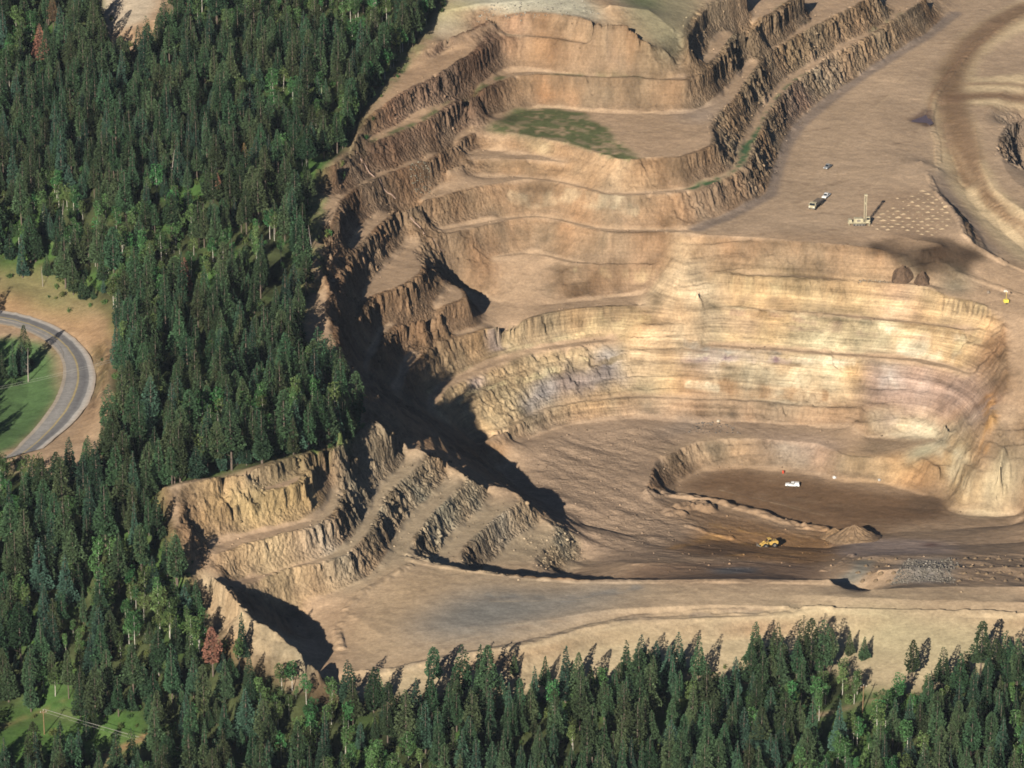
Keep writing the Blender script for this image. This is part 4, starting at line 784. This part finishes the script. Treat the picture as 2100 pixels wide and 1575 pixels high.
# ------------------------------------------------------------------ sheets laid on the ground: road, puddle
def vcmat(name, rough=.9, var=.25, sc=1.5, spec=.2):
    m = mat(name, (1, 1, 1), rough, var, sc, spec=spec); n = m.node_tree.nodes; l = m.node_tree.links
    a = n.new('ShaderNodeAttribute'); a.attribute_name = 'Col'
    mx = [q for q in n if q.type == 'MIX'][0]; l.new(a.outputs['Color'], mx.inputs[6]); return m
def setcol(me, cols):
    at_ = me.color_attributes.new('Col', 'FLOAT_COLOR', 'POINT'); c = np.ones((len(me.vertices), 4), np.float32); c[:, :3] = cols; at_.data.foreach_set('color', c.ravel())
def build_road():
    out = np.array(P('-30,636 0,637 40,644 80,655 120,672 155,695 182,725 196,760 197,785 189,815 172,845 145,875 110,903 85,925'))
    inn = np.array(P('-30,668 0,669 40,677 75,692 104,711 124,735 131,760 128,790 117,822 98,852 70,885 45,908 20,935 0,960'))
    t = np.linspace(0, 13, 79); k = np.arange(14)
    f = lambda a: np.stack([np.interp(t, k, a[:, 0]), np.interp(t, k, a[:, 1])], 1)
    sm = lambda q: np.stack([np.convolve(np.pad(q[:, j], 3, mode='edge'), np.ones(7)/7, 'valid') for j in (0, 1)], 1)
    o, i = sm(f(out)), sm(f(inn)); ox, oy, oz = ground(o[:, 0], o[:, 1]); ix, iy, iz = ground(i[:, 0], i[:, 1]); zz = 55.6+0*oz
    ss = np.array([0, .1, .13, .3, .46, .485, .515, .54, .7, .8, .83, .9, 1.0]); cc = [tuple(1.3*q for q in c) for c in [(.3, .25, .19), (.29, .25, .2), (.2, .19, .175), (.225, .215, .2), (.2, .19, .175), (.3, .24, .12), (.3, .24, .12), (.15, .145, .14), (.12, .118, .118), (.17, .165, .16), (.33, .31, .28), (.36, .33, .29), (.33, .27, .21)]]
    V, C, F = [], [], []
    for a in range(len(t)):
        for s_, c_ in zip(ss, cc):
            x = ix[a]+(ox[a]-ix[a])*s_; y = iy[a]+(oy[a]-iy[a])*s_; V.append((x, y, float(sample(HZ, np.array(x), np.array(y)))+.12+.25*(s_-.5)**0)); C.append(np.array(c_))
    m = len(ss)
    V = np.array(V); Zr = V[:, 2].reshape(len(t), m)
    Zr = np.stack([np.convolve(np.pad(Zr.max(1), 4, mode='edge'), np.ones(9)/9, 'valid')]*m, 1); V[:, 2] = Zr.ravel()
    for a in range(len(t)-1):
        for b in range(m-1): F.append((a*m+b, a*m+b+1, (a+1)*m+b+1, (a+1)*m+b))
    o_ = meshobj('road', V, F, vcmat('asphalt', .85, .14, .6)); setcol(o_.data, np.array(C)); o_['kind'] = 'structure'
build_road()
def build_puddle():
    pp = P('1863,246 1876,240 1890,235 1902,236 1910,246 1914,256 1907,260 1900,255 1888,253 1874,252'); a = np.array(pp); x, y, z = ground(a[:, 0], a[:, 1]); z0 = float(np.median(z))+.12
    m = mat('muddy water', (.1, .065, .06), .3, .1, .5, spec=.4)
    o = meshobj('puddle', [(p, q, z0) for p, q in zip(x, y)], [tuple(range(len(x)))[::-1]], m); o['kind'] = 'structure'
build_puddle()
# ------------------------------------------------------------------ mesh builder for machines
class MB:
    def __init__(s): s.V, s.F, s.M = [], [], []
    def box(s, c, d, rz=0, top=(1, 1), m=0, rx=0, ry=0, shift=(0, 0)):
        b = len(s.V); mt = Matrix.Rotation(rz, 3, 'Z') @ Matrix.Rotation(ry, 3, 'Y') @ Matrix.Rotation(rx, 3, 'X'); be = min(d)*.08
        for zz, (tx, ty), (sx, sy) in ((-1, (1, 1), (0, 0)), (1, top, shift)):
            for xx, yy_ in ((-1, -1), (1, -1), (1, 1), (-1, 1)): s.V.append(Vector(c)+mt @ Vector((xx*d[0]/2*tx+sx, yy_*d[1]/2*ty+sy, zz*d[2]/2)))
        for f in ((0, 3, 2, 1), (4, 5, 6, 7), (0, 1, 5, 4), (1, 2, 6, 5), (2, 3, 7, 6), (3, 0, 4, 7)): s.F.append(tuple(b+i for i in f)); s.M.append(m)
        return s
    def prism(s, prof, y0, y1, m=0):
        b = len(s.V); n = len(prof)
        for y in (y0, y1): s.V += [Vector((x, y, z)) for x, z in prof]
        s.F += [tuple(b+i for i in range(n))[::1], tuple(b+n+i for i in range(n))[::-1]]; s.M += [m, m]
        for i in range(n): j = (i+1) % n; s.F.append((b+j, b+i, b+n+i, b+n+j)); s.M.append(m)
        return s
    def cyl(s, p, q, r, r2=None, k=12, m=0):
        p, q = Vector(p), Vector(q); r2 = r if r2 is None else r2; a = (q-p).normalized(); u = a.orthogonal().normalized(); v = a.cross(u); b = len(s.V)
        for c, rr in ((p, r), (q, r2)): s.V += [c+(u*math.cos(6.2832*i/k)+v*math.sin(6.2832*i/k))*rr for i in range(k)]
        s.F += [tuple(b+i for i in range(k))[::-1], tuple(b+k+i for i in range(k))]; s.M += [m, m]
        for i in range(k): j = (i+1) % k; s.F.append((b+i, b+j, b+k+j, b+k+i)); s.M.append(m)
        return s
    def build(s, name, mats, parent=None, bevel=0.0):
        o = meshobj(name, s.V, s.F, mats, parent, s.M)
        if bevel:
            b = o.modifiers.new('bevel', 'BEVEL'); b.width = bevel; b.segments = 2; b.limit_method = 'ANGLE'
        return o
CREAM = mat('cream paint', (.42, .37, .24), .5, .2, 1.2); WHITE = mat('white paint', (.78, .78, .76), .4, .08, 1.0); YEL = mat('machine yellow', (.5, .33, .09), .5, .25, 1.5); BRY = mat('bright yellow', (.72, .58, .1), .5, .12, 1.5)
GLASS = mat('dark glass', (.015, .02, .025), .1, .1, 1, spec=.6); RUB = mat('rubber', (.02, .02, .02), .9, .3, 3); STEEL = mat('dusty steel', (.2, .18, .15), .6, .3, 2, metal=.3); GREY = mat('grey paint', (.24, .25, .26), .5, .12, 1.5); BED = mat('worn dark bed', (.13, .11, .09), .8, .35, 1.5)
LAMP = mat('lamp glass', (.8, .8, .75), .2, .05, 1); RED = mat('red plastic', (.5, .07, .035), .5, .15, 2); TIMB = mat('pole timber', (.22, .14, .075), .9, .3, 3); TAIL = mat('tail lamp', (.4, .02, .015), .3, .1, 1)
def heading(u0, v0, u1, v1):
    a, b = at(u0, v0), at(u1, v1); return math.atan2(b.y-a.y, b.x-a.x)
def onground(u, v): return at(u, v)
def wheel(parent, x, y, r, w, name='wheel'):
    sgn = 1 if y > 0 else -1
    t = MB().cyl((x, y-w/2, r), (x, y+w/2, r), r, k=18).build(name, RUB, parent, .04)
    MB().cyl((x, y+sgn*w*.5, r), (x, y+sgn*(w*.5+.03), r), r*.55, k=12).build('rim', STEEL, t)
def pickup(u, v, hd, label, paint, group=None, L_=5.7, canopy=False, name='pickup'):
    p = onground(u, v); e = empty(name, p, hd, label, 'pickup'); W = 1.95; h = L_/2
    MB().prism([(-h, .5), (h-.1, .5), (h, .75), (h-.05, 1.0), (h-1.5, 1.16), (-h+2.0, 1.12), (-h, 1.1)], -W/2, W/2).build('body', paint, e, .05)
    MB().prism([(h-1.75, 1.1), (h-2.4, 1.82), (-.75, 1.86), (-1.0, 1.1)], -W/2+.1, W/2-.1).build('cab', paint, e, .06)
    ws = MB().prism([(h-1.70, 1.15), (h-1.66, 1.15), (h-2.28, 1.78), (h-2.34, 1.78)], -W/2+.2, W/2-.2).build('windscreen', GLASS, e)
    for sg in (-1, 1): MB().prism([(h-1.98, 1.2), (h-2.45, 1.72), (-.72, 1.74), (-.85, 1.2)], sg*(W/2-.105), sg*(W/2-.08)).build('side_window', GLASS, e)
    if canopy: MB().prism([(-h+.1, 1.1), (-1.05, 1.1), (-1.0, 1.8), (-h+.2, 1.75)], -W/2+.06, W/2-.06).build('canopy', paint, e, .06)
    else: MB().box((-h+.95, 0, 1.13), (1.7, W-.3, .04)).build('load_bed', BED, e); MB().box((-1.25, 0, 1.55), (.12, W-.3, .8)).build('rack', STEEL, e)
    for sg in (-1, 1): MB().box((h-.02, sg*.68, .86), (.06, .36, .2)).build('headlight', LAMP, e); MB().box((-h+.0, sg*.8, .9), (.05, .2, .3)).build('tail_lamp', TAIL, e)
    MB().box((h+.03, 0, .55), (.14, W-.1, .22)).build('bumper', STEEL, e)
    for x in (h-1.05, -h+1.1):
        for y in (-W/2+.08, W/2-.08): wheel(e, x, y, .4, .28)
    return e
hd_truck = math.atan2(-10, -4.8)
pickup(1694, 405, hd_truck, 'white pickup parked behind the long cream truck on the terrace', WHITE)
pickup(1697, 345, math.atan2(-5, -2.6), 'small grey pickup alone on the terrace above the trucks', GREY, L_=5.2)
pickup(1625, 997, math.pi-.12, 'white pickup with a closed canopy on the dark inner pit floor', WHITE, canopy=True)
def long_truck(u, v, hd):
    e = empty('haul_truck', onground(u, v), hd, 'long cream truck with a dark bed parked on the drill terrace', 'truck')
    MB().box((0, 0, 1.05), (10.4, 1.2, .4)).build('chassis', STEEL, e, .03)
    MB().prism([(3.0, 1.2), (5.6, 1.0), (5.6, 1.9), (5.15, 2.1), (4.55, 3.1), (3.0, 3.15)], -1.45, 1.45).build('cab', CREAM, e, .08)
    MB().prism([(5.2, 2.12), (5.24, 2.14), (4.66, 3.0), (4.6, 2.98)], -1.25, 1.25).build('windscreen', GLASS, e)
    for sg in (-1, 1): MB().prism([(4.9, 2.15), (4.5, 2.95), (3.4, 2.98), (3.4, 2.15)], sg*1.455, sg*1.48).build('side_window', GLASS, e); MB().box((5.62, sg*1.05, 1.45), (.06, .4, .28)).build('headlight', LAMP, e); MB().box((4.9, sg*1.75, 2.5), (.12, .3, .6)).build('mirror', STEEL, e)
    MB().box((5.68, 0, 1.0), (.25, 2.9, .4)).build('bumper', STEEL, e, .04)
    b = MB().prism([(-5.2, 1.3), (2.7, 1.3), (2.7, 2.5), (-5.3, 2.2)], -1.5, 1.5).build('load_bed', BED, e, .06); MB().box((-1.3, 0, 2.37), (7.4, 2.3, .06), ry=-.038).build('bed_floor', mat('bed dirt', (.17, .135, .1), .95, .3, 1.2), b)
    MB().cyl((2.85, 1.0, 1.3), (2.85, 1.0, 3.3), .11).build('exhaust', STEEL, e); MB().box((2.83, -.4, 2.6), (.3, 1.6, .9)).build('headboard', CREAM, e, .03)
    for x in (4.3, -2.4, -3.8):
        for y in (-1.25, 1.25): wheel(e, x, y, .62, .5)
long_truck(1674, 424, hd_truck)
def drill(u, v, hd):
    e = empty('drill_rig', onground(u, v), hd, 'cream blast hole drill rig with its mast raised, beside rows of drill cuttings', 'drill rig')
    for sg in (-1, 1):
        t = MB().prism([(-3.1, .45), (-2.7, .08), (2.2, .08), (2.6, .45), (2.2, .95), (-2.7, .95)], sg*1.45-.32, sg*1.45+.32).build('track', STEEL, e, .08)
        for x in (-2.5, -1.2, .1, 1.3, 2.1): MB().cyl((x, sg*1.8, .5), (x, sg*1.83, .5), .3).build('roller', RUB, t)
    MB().box((-.4, 0, 1.25), (9.6, 2.7, .35)).build('deck', CREAM, e, .05)
    h = MB().prism([(-2.6, 1.42), (1.4, 1.42), (1.4, 2.9), (1.1, 3.1), (-2.3, 3.1), (-2.6, 2.9)], -1.15, 1.15).build('engine_housing', CREAM, e, .08); MB().box((-.6, -1.17, 2.2), (1.4, .06, .9)).build('grille', STEEL, h); MB().cyl((.5, .6, 3.1), (.5, .6, 3.8), .12).build('exhaust', STEEL, h)
    MB().box((-4.2, 0, 2.0), (1.4, 2.1, 1.2)).build('radiator', CREAM, e, .05); MB().box((-3.4, .9, 1.9), (.5, .5, 1.0)).build('oil_tank', STEEL, e, .04)
    c = MB().box((3.6, 1.0, 2.35), (1.7, 1.5, 1.95), top=(.92, .94)).build('cab', CREAM, e, .06); MB().box((4.46, 1.0, 2.55), (.05, 1.2, 1.1)).build('windscreen', GLASS, c); MB().box((3.6, .22, 2.55), (1.2, .05, .9)).build('side_window', GLASS, c)
    m = MB(); z0, z1 = 1.0, 13.2
    for x in (1.75, 2.65):
        for y in (-.5, .42): m.box((x, y, (z0+z1)/2), (.13, .13, z1-z0))
    k = 10
    for i in range(k):
        za, zb = z0+(z1-z0)*i/k, z0+(z1-z0)*(i+1)/k
        for y in (-.5, .42): m.cyl((1.75, y, za), (2.65, y, zb), .045, k=5)
        for x in (1.75, 2.65): m.cyl((x, -.5 if i % 2 else .42, za), (x, .42 if i % 2 else -.5, zb), .045, k=5)
    mo = m.build('mast', CREAM, e); MB().box((2.2, -.04, 13.45), (1.3, 1.3, .55)).build('crown_block', CREAM, mo, .05); MB().cyl((2.2, -.04, 1.2), (2.2, -.04, 12.8), .11).build('drill_rod', STEEL, mo); MB().box((2.2, -.04, 9.8), (.7, .6, 1.0)).build('rotary_head', CREAM, mo, .04)
    for x, y in ((3.9, -1.2), (4.1, 1.3), (-4.6, -1.1), (-4.6, 1.1)): MB().cyl((x, y, .05), (x, y, 1.9), .13).cyl((x, y, .0), (x, y, .12), .38).build('jack', CREAM, e)
    MB().box((3.2, -1.35, 1.75), (1.5, .5, .75)).build('dust_collector', CREAM, e, .04)
drill(1763, 461, .04)
def loader(u, v, hd):
    e = empty('wheel_loader', onground(u, v), hd, 'yellow wheel loader working on the orange brown lower pit floor', 'loader')
    b = MB().prism([(-3.6, 1.1), (-.3, 1.0), (-.3, 2.3), (-1.0, 2.5), (-3.4, 2.35), (-3.7, 2.0)], -1.15, 1.15).build('engine_cover', YEL, e, .1); MB().box((-3.72, 0, 1.8), (.06, 1.6, .8)).build('grille', STEEL, b)
    c = MB().prism([(-.9, 2.2), (.75, 2.2), (.5, 3.6), (-.8, 3.65)], -.8, .8).build('cab', YEL, e, .05); MB().prism([(.74, 2.35), (.79, 2.35), (.57, 3.45), (.52, 3.45)], -.68, .68).build('windscreen', GLASS, c)
    for sg in (-1, 1): MB().prism([(-.75, 2.4), (.6, 2.4), (.42, 3.4), (-.7, 3.42)], sg*.805, sg*.83).build('side_window', GLASS, c)
    MB().box((1.7, 0, 1.45), (2.6, 1.3, .9)).build('front_frame', YEL, e, .06)
    for sg in (-1, 1): MB().prism([(1.2, 2.2), (1.6, 2.5), (3.4, 1.4), (4.1, .8), (3.9, .5), (3.0, 1.1)], sg*.75-.14, sg*.75+.14).build('lift_arm', YEL, e, .03)
    MB().prism([(3.9, .15), (5.3, .1), (5.35, .2), (4.35, .45), (4.15, 1.3), (4.6, 1.75), (4.5, 1.85), (3.85, 1.3)], -1.75, 1.75).build('bucket', STEEL, e, .03)
    for x in (1.75, -1.9):
        for y in (-1.25, 1.25): wheel(e, x, y, .95, .75)
    MB().cyl((-1.9, .5, 2.4), (-1.9, .5, 3.2), .1).build('exhaust', STEEL, e)
loader(1576, 1121, math.pi+.35)
def tower(u, v):
    e = empty('light_tower', onground(u, v), .3, 'bright yellow light tower trailer on the ramp at the right edge', 'light tower')
    MB().prism([(-1.0, .55), (1.0, .55), (1.0, 1.75), (.8, 1.95), (-.8, 1.95), (-1.0, 1.75)], -.7, .7).build('housing', BRY, e, .06)
    MB().cyl((1.0, 0, .5), (2.0, 0, .4), .06).build('tow_bar', STEEL, e)
    m = MB().cyl((0, 0, 1.9), (0, 0, 5.4), .08, .05).build('mast', BRY, e)
    for y in (-.45, .45): MB().box((.1, y, 5.5), (.25, .6, .45)).build('floodlight', LAMP, m, .03)
    for y in (-.75, .75): wheel(e, -.1, y, .33, .22)
tower(2063, 623)
def marker(u, v):
    e = empty('barrel', onground(u, v), 0, 'red plastic barrel at the back of the dark inner pit floor', 'barrel')
    MB().cyl((0, 0, 0), (0, 0, .55), .42, .45, 14).cyl((0, 0, .55), (0, 0, 1.15), .45, .4, 14).build('drum', RED, e, .03); MB().cyl((0, 0, 1.15), (0, 0, 1.2), .34, k=14).build('lid', RED, e)
marker(1606, 971)
# ------------------------------------------------------------------ heaps and boulders
def heap(name, u, v, r, h, col, label, cat, group=None, seed=1, n=28, data=None, z=None):
    p = onground(u, v)
    if data is None:
        V, F = [], []; q = np.random.default_rng(seed); rings = 7 if r > 2 else 4; k = n; ph = q.uniform(0, 6.28, 3)
        for i in range(rings+1):
            t = i/rings
            for j in range(k):
                a = 6.2832*j/k; rr = r*t*(1+.13*math.sin(2*a+ph[0])+.07*math.sin(5*a+ph[1])*t); x, y = rr*math.cos(a), rr*math.sin(a)
                zt = h*(1-t)**1.05*(1+.08*q.normal()*min(1, 2*t)); g = 0
                if r > 2: g = float(sample(HZ, np.array(p.x+x), np.array(p.y+y)))-p.z
                V.append((x, y, zt+g*t-.15*t-(.5 if i == rings else 0)))
        for i in range(rings):
            for j in range(k): F.append((i*k+j, (i+1)*k+j, (i+1)*k+(j+1) % k, i*k+(j+1) % k))
        o = meshobj(name, V, F, mat(name+' soil', col, .95, .35, .9, bump=.6), None, smooth=False)
        o.data.polygons.foreach_set('use_smooth', [r < 2]*len(o.data.polygons))
    else: o = bpy.data.objects.new(name, data); S.collection.objects.link(o)
    o.location = p; return tag(o, label, cat, group)
heap('soil_pile', 1850, 572, 4.6, 6.0, (.1, .064, .04), 'left one of two dark soil cones on the upper bench at right', 'pile', seed=3)
heap('soil_pile', 1891, 578, 4.0, 5.0, (.1, .064, .04), 'smaller right one of two dark soil cones on the upper bench', 'pile', seed=5)
heap('stockpile', 1752, 1106, 10.5, 6.2, (.18, .12, .07), 'large brown conical stockpile casting a black shadow on the pit floor', 'pile', seed=8, n=40)
heap('stockpile', 1712, 1100, 7.0, 3.6, (.22, .14, .075), 'lower orange brown stockpile leaning on the left of the big cone', 'pile', seed=9, n=32)
mound = None; U0 = at(1872, 440); cnt = 0
mpoly = np.array(P('1790,448 1840,408 1900,384 1925,400 1962,440 1955,466 1915,482 1860,478 1785,472')); mx_, my_, _ = ground(mpoly[:, 0], mpoly[:, 1])
def inpoly(x, y, X, Y):
    c = False; n = len(X)
    for i in range(n):
        j = (i+1) % n
        if (Y[i] > y) != (Y[j] > y) and x < (X[j]-X[i])*(y-Y[i])/(Y[j]-Y[i])+X[i]: c = not c
    return c
cs, sn = math.cos(-.10), math.sin(-.10)
for i in range(-9, 10):
    for j in range(-14, 15):
        a, b = (i+.5*(j % 2))*4.2, j*4.0; x, y = U0.x+a*cs-b*sn, U0.y+a*sn+b*cs
        if not inpoly(x, y, mx_, my_): continue
        x += random.uniform(-.4, .4); y += random.uniform(-.35, .35); z = float(sample(HZ, np.array(x), np.array(y))); u, v, _ = project(x, y, z)
        side = 'near edge' if v > 462 else ('far end' if v < 412 else 'middle'); lab = 'small pale mound of drill cuttings at the %s of the drilled pattern' % side
        if mound is None:
            o = heap('cuttings_mound', u, v, 1.25, .42, (.42, .315, .195), lab, 'mound', 'drill cuttings mounds at the '+side, 31, 12); mound = o.data
        else:
            o = bpy.data.objects.new('cuttings_mound', mound); S.collection.objects.link(o); tag(o, lab, 'mound', 'drill cuttings mounds at the '+side)
        s = random.choice((.45, .7, .85, 1.0, 1.1, 1.25)); o.location = (x, y, z-.03); o.scale = (s*random.uniform(1.1, 1.8), s, s*random.uniform(.6, 1.1)); o.rotation_euler = (0, 0, random.uniform(-.5, .5)); cnt += 1
dark = None
for r_ in range(4):
    for c_ in range(15):
        u = 1762+c_*24+(r_ % 2)*11+random.uniform(-4, 4); v = 1148+r_*14+random.uniform(-2.5, 2.5)
        if u > 2105 or 1842 < u < 1955: continue
        lab = 'low mound of drill cuttings on the brown slope %s of the grey rubble' % ('left' if u < 1842 else 'right')
        if dark is None: o = heap('cuttings_mound', u, v, 1.35, .75, (.17, .12, .072), lab, 'mound', None, 37, 12); dark = o.data
        else: o = bpy.data.objects.new('cuttings_mound', dark); S.collection.objects.link(o); o.location = at(u, v)
        tag(o, None, None, 'drill cuttings %s of the grey rubble' % ('left' if u < 1842 else 'right')); o['label'] = lab; o['category'] = 'mound'; o.rotation_euler = (0, 0, random.uniform(0, 6))
def stone(seed, flat=.75):
    q = np.random.default_rng(seed); import bmesh
    bm = bmesh.new(); bmesh.ops.create_icosphere(bm, subdivisions=1, radius=1)
    for v in bm.verts: v.co = Vector((v.co.x*q.uniform(.7, 1.2), v.co.y*q.uniform(.7, 1.2), v.co.z*flat*q.uniform(.7, 1.2)))
    V = np.array([v.co[:] for v in bm.verts]); F = np.array([[v.index for v in f.verts] for f in bm.faces]); bm.free(); return V, F
def boulder(u, v, s, col, label):
    V, F = stone(int(u+v)); o = meshobj('boulder', V*s, F.tolist(), mat('boulder rock', col, .9, .3, 1.5, bump=.5)); o.location = at(u, v)+Vector((0, 0, s*.3)); tag(o, label, 'boulder')
boulder(1711, 980, .95, (.62, .6, .56), 'bright white boulder at the foot of the inner pit wall'); boulder(1803, 986, .8, (.48, .46, .42), 'dull white boulder under the orange face, right of the brighter one')
boulder(2061, 598, .8, (.6, .57, .48), 'pale boulder just above the yellow light tower'); boulder(2027, 600, 1.0, (.25, .2, .15), 'brown boulder on the ramp left of the light tower'); boulder(1474, 863, .9, (.55, .48, .36), 'cream boulder on the rubble in front of the back wall')
def rubble():
    protos_ = [stone(900+i, .8) for i in range(6)]; VV, FF, CC = [], [], []; off = 0
    def add(px, py, smin, smax, cmul, tint=None):
        nonlocal off
        pz = sample(HZ, px, py)
        for x, y, z in zip(px, py, pz):
            V, F = protos_[rng.integers(6)]; s = smin+(smax-smin)*rng.uniform(0, 1)**3; a = rng.uniform(0, 6.28); c, q = math.cos(a), math.sin(a)
            v = V*s*rng.uniform(.7, 1.3, 3); v = np.stack([v[:, 0]*c-v[:, 1]*q+x, v[:, 0]*q+v[:, 1]*c+y, v[:, 2]+z+.15*s], 1)
            i, j = min(NX-1, max(0, int((x-X0)/CELL))), min(NY-1, max(0, int((y-Y0)/CELL))); col = (COL[j, i] if tint is None else np.array(tint))*cmul*rng.uniform(.55, 1.45)
            VV.append(v); FF.append(F+off); CC.append(np.repeat(col[None], len(V), 0)); off += len(V)
    n = 60000; x = rng.uniform(X0+20, X1-20, n); y = rng.uniform(Y0+100, Y1-20, n)
    rb = sample(rub, x, y); k = (rng.uniform(0, 1, n) < rb*.34) & (sample(fsoft, x, y) < .2); add(x[k], y[k], .1, .65, .72)
    # fallen blocks along the foot of each face
    n = 120000; x = rng.uniform(X0+20, X1-20, n); y = rng.uniform(Y0+60, Y1-20, n); fm = sample(facem, x, y); fb_ = sample(blur(facem*rough, 2.5/CELL), x, y)
    k = (fm < .25) & (fb_ > .12) & (sample(fsoft, x, y) < .2) & (rng.uniform(0, 1, n) < .3); add(x[k], y[k], .1, .6, .8)
    k2 = (fm > .5) & (sample(rough, x, y) > .6) & (rng.uniform(0, 1, n) < .16); add(x[k2], y[k2], .3, 1.0, .8)
    for s, num, t in (('955,50 1010,5 1200,0 1230,30 1010,40', 420, (.23, .215, .175)), ('1862,1146 1905,1152 1950,1144 1975,1160 1948,1172 1962,1196 1900,1192 1828,1200 1842,1170', 1500, (.15, .135, .112)), ('1430,865 1490,868 1520,890 1400,888', 150, (.13, .11, .09)), ('840,335 880,330 885,395 845,400', 120, (.17, .155, .115)), ('1760,572 1800,574 1860,580 1760,580', 60, (.22, .18, .13)), ('1060,1110 1130,1085 1190,1120 1200,1150 1100,1165', 160, None)):
        a = np.array(P(s)); uu = rng.uniform(a[:, 0].min(), a[:, 0].max(), num*2); vv = rng.uniform(a[:, 1].min(), a[:, 1].max(), num*2); ok = np.array([inpoly(p, q, a[:, 0], a[:, 1]) for p, q in zip(uu, vv)]); gx_, gy_, _ = ground(uu[ok], vv[ok]); add(gx_, gy_, .1, .55, 1.0, t)
    V = np.concatenate(VV); F = np.concatenate(FF); me = bpy.data.meshes.new('rubble'); me.vertices.add(len(V)); me.vertices.foreach_set('co', V.ravel().astype(np.float32)); me.loops.add(F.size); me.loops.foreach_set('vertex_index', F.ravel().astype(np.int32)); me.polygons.add(len(F)); me.polygons.foreach_set('loop_start', np.arange(0, F.size, 3, dtype=np.int32)); me.update()
    setcol(me, np.clip(np.concatenate(CC), 0, .8)); me.materials.append(vcmat('broken rock', .95, .3, 1.5, .1)); o = bpy.data.objects.new('rubble', me); S.collection.objects.link(o); tag(o, 'broken rock scattered over the pit floor and along the foot of every face', 'rubble', None, 'stuff'); print('stones', len(VV))
rubble()
# ------------------------------------------------------------------ pipe, guard rail, poles, wires
def tube(pts, r, k=6):
    mb = MB()
    for a, b in zip(pts[:-1], pts[1:]): mb.cyl(a, b, r, k=k)
    return mb
PIPE = mat('sun bleached pipe', (.3, .205, .155), .7, .2, 1.0)
pe = empty('drain_pipe', at(790, 385), 0, 'long pinkish drain pipe running down the upper left benches', 'pipe')
for s in ('730,315 738,327 748,340 757,352 768,363', '778,370 786,380 795,393 803,405 811,416', '834,432 842,444 850,456 860,467 870,481', '889,490 898,502 906,513 913,521'):
    pts = []
    for u, v in P(s): q = at(u, v); pts.append(q+Vector((0, 0, .2))-pe.location)
    tube(pts, .3 if s[:3] != '889' else .15, 8).build('pipe_section', PIPE, pe)
RAIL = mat('weathered rail', (.25, .22, .18), .6, .25, 2)
gp = [at(u, v) for u, v in P('-10,657 20,662 45,669 62,676 82,684 100,693 114,704 124,716 130,728 130,739')]
ge = empty('guard_rail', gp[4], 0, 'weathered guard rail along the inside of the road bend', 'guard rail')
mb = MB()
for a, b in zip(gp[:-1], gp[1:]):
    d = b-a; m_ = (a+b)/2-ge.location; mb.box((m_.x, m_.y, m_.z+.75), (d.length+.1, .12, .42), math.atan2(d.y, d.x), ry=-math.atan2(d.z, math.hypot(d.x, d.y)))
mb.build('rail', RAIL, ge)
for a, b in zip(gp[:-1], gp[1:]):
    for t in (0, .5): q = a+(b-a)*t-ge.location; MB().box((q.x, q.y, q.z+.4), (.2, .2, 1.1)).build('post', TIMB, ge)
def pole(u, v, h, label, cap=True):
    p = at(u, v); e = empty('utility_pole', p, .3, label, 'utility pole'); MB().cyl((0, 0, -.5), (0, 0, h), .19, .12, 10).build('post', TIMB, e)
    MB().box((0, 0, h-.7), (2.2, .14, .18)).build('crossarm', TIMB, e)
    for x in (-.95, 0, .95): MB().cyl((x, 0, h-.6 if x else h), (x, 0, h-.3 if x else h+.3), .08, .05, 8).build('insulator', LAMP, e)
    return p+Vector((0, 0, h))
pole(1769, 1462, 10.5, 'brown timber utility pole beside the dirt track at the lower right')
WIRE = mat('bare wire', (.3, .29, .26), .5, .1, 1, metal=.3)
def wires(A, B, label, n=3, sag=1.5, gap=.95, r=.04):
    A, B = Vector(A), Vector(B); e = empty('power_line', (A+B)/2, 0, label, 'power line'); d = (B-A); side = Vector((-d.y, d.x, 0)).normalized()
    for i in range(n):
        o = side*(i-(n-1)/2)*gap; pts = [A+d*t+o+Vector((0, 0, -4*sag*t*(1-t)+(.5 if i == 1 else 0)))-e.location for t in np.linspace(0, 1, 15)]; tube(pts, r, 4).build('wire', WIRE, e)
p1 = pole(91, 1505, 9, 'timber pole standing in the grassy clearing at the bottom left')
def lift(u, v, z): q = at(u, v); return Vector((q.x, q.y, q.z+z))
wires(p1, lift(700, 1648, 6), 'three slack power wires crossing the bottom left corner')
wires(lift(-40, 835, 6), lift(270, 775, 9), 'thin power wires crossing over the road bend', 2, .8, 1.0, .035)
# ------------------------------------------------------------------ the thin summer haze of the air
def haze():
    m = bpy.data.materials.new('haze'); m.use_nodes = True; n = m.node_tree.nodes; l = m.node_tree.links
    n.remove(n['Principled BSDF']); v = n.new('ShaderNodeVolumePrincipled'); v.inputs['Color'].default_value = (.72, .84, 1, 1); v.inputs['Density'].default_value = .000014; v.inputs['Anisotropy'].default_value = 0
    l.new(v.outputs[0], [q for q in n if q.type == 'OUTPUT_MATERIAL'][0].inputs['Volume'])
    z0 = float(Z2.min())-1.5; z1 = CZ+30; b = 12500
    o = meshobj('haze', [(x, y, z) for z in (z0, z1) for x, y in ((-b, -b), (b, -b), (b, b), (-b, b))], [(0, 3, 2, 1), (4, 5, 6, 7), (0, 1, 5, 4), (1, 2, 6, 5), (2, 3, 7, 6), (3, 0, 4, 7)], m); o['kind'] = 'stuff'; S.cycles.volume_bounces = 0
haze()
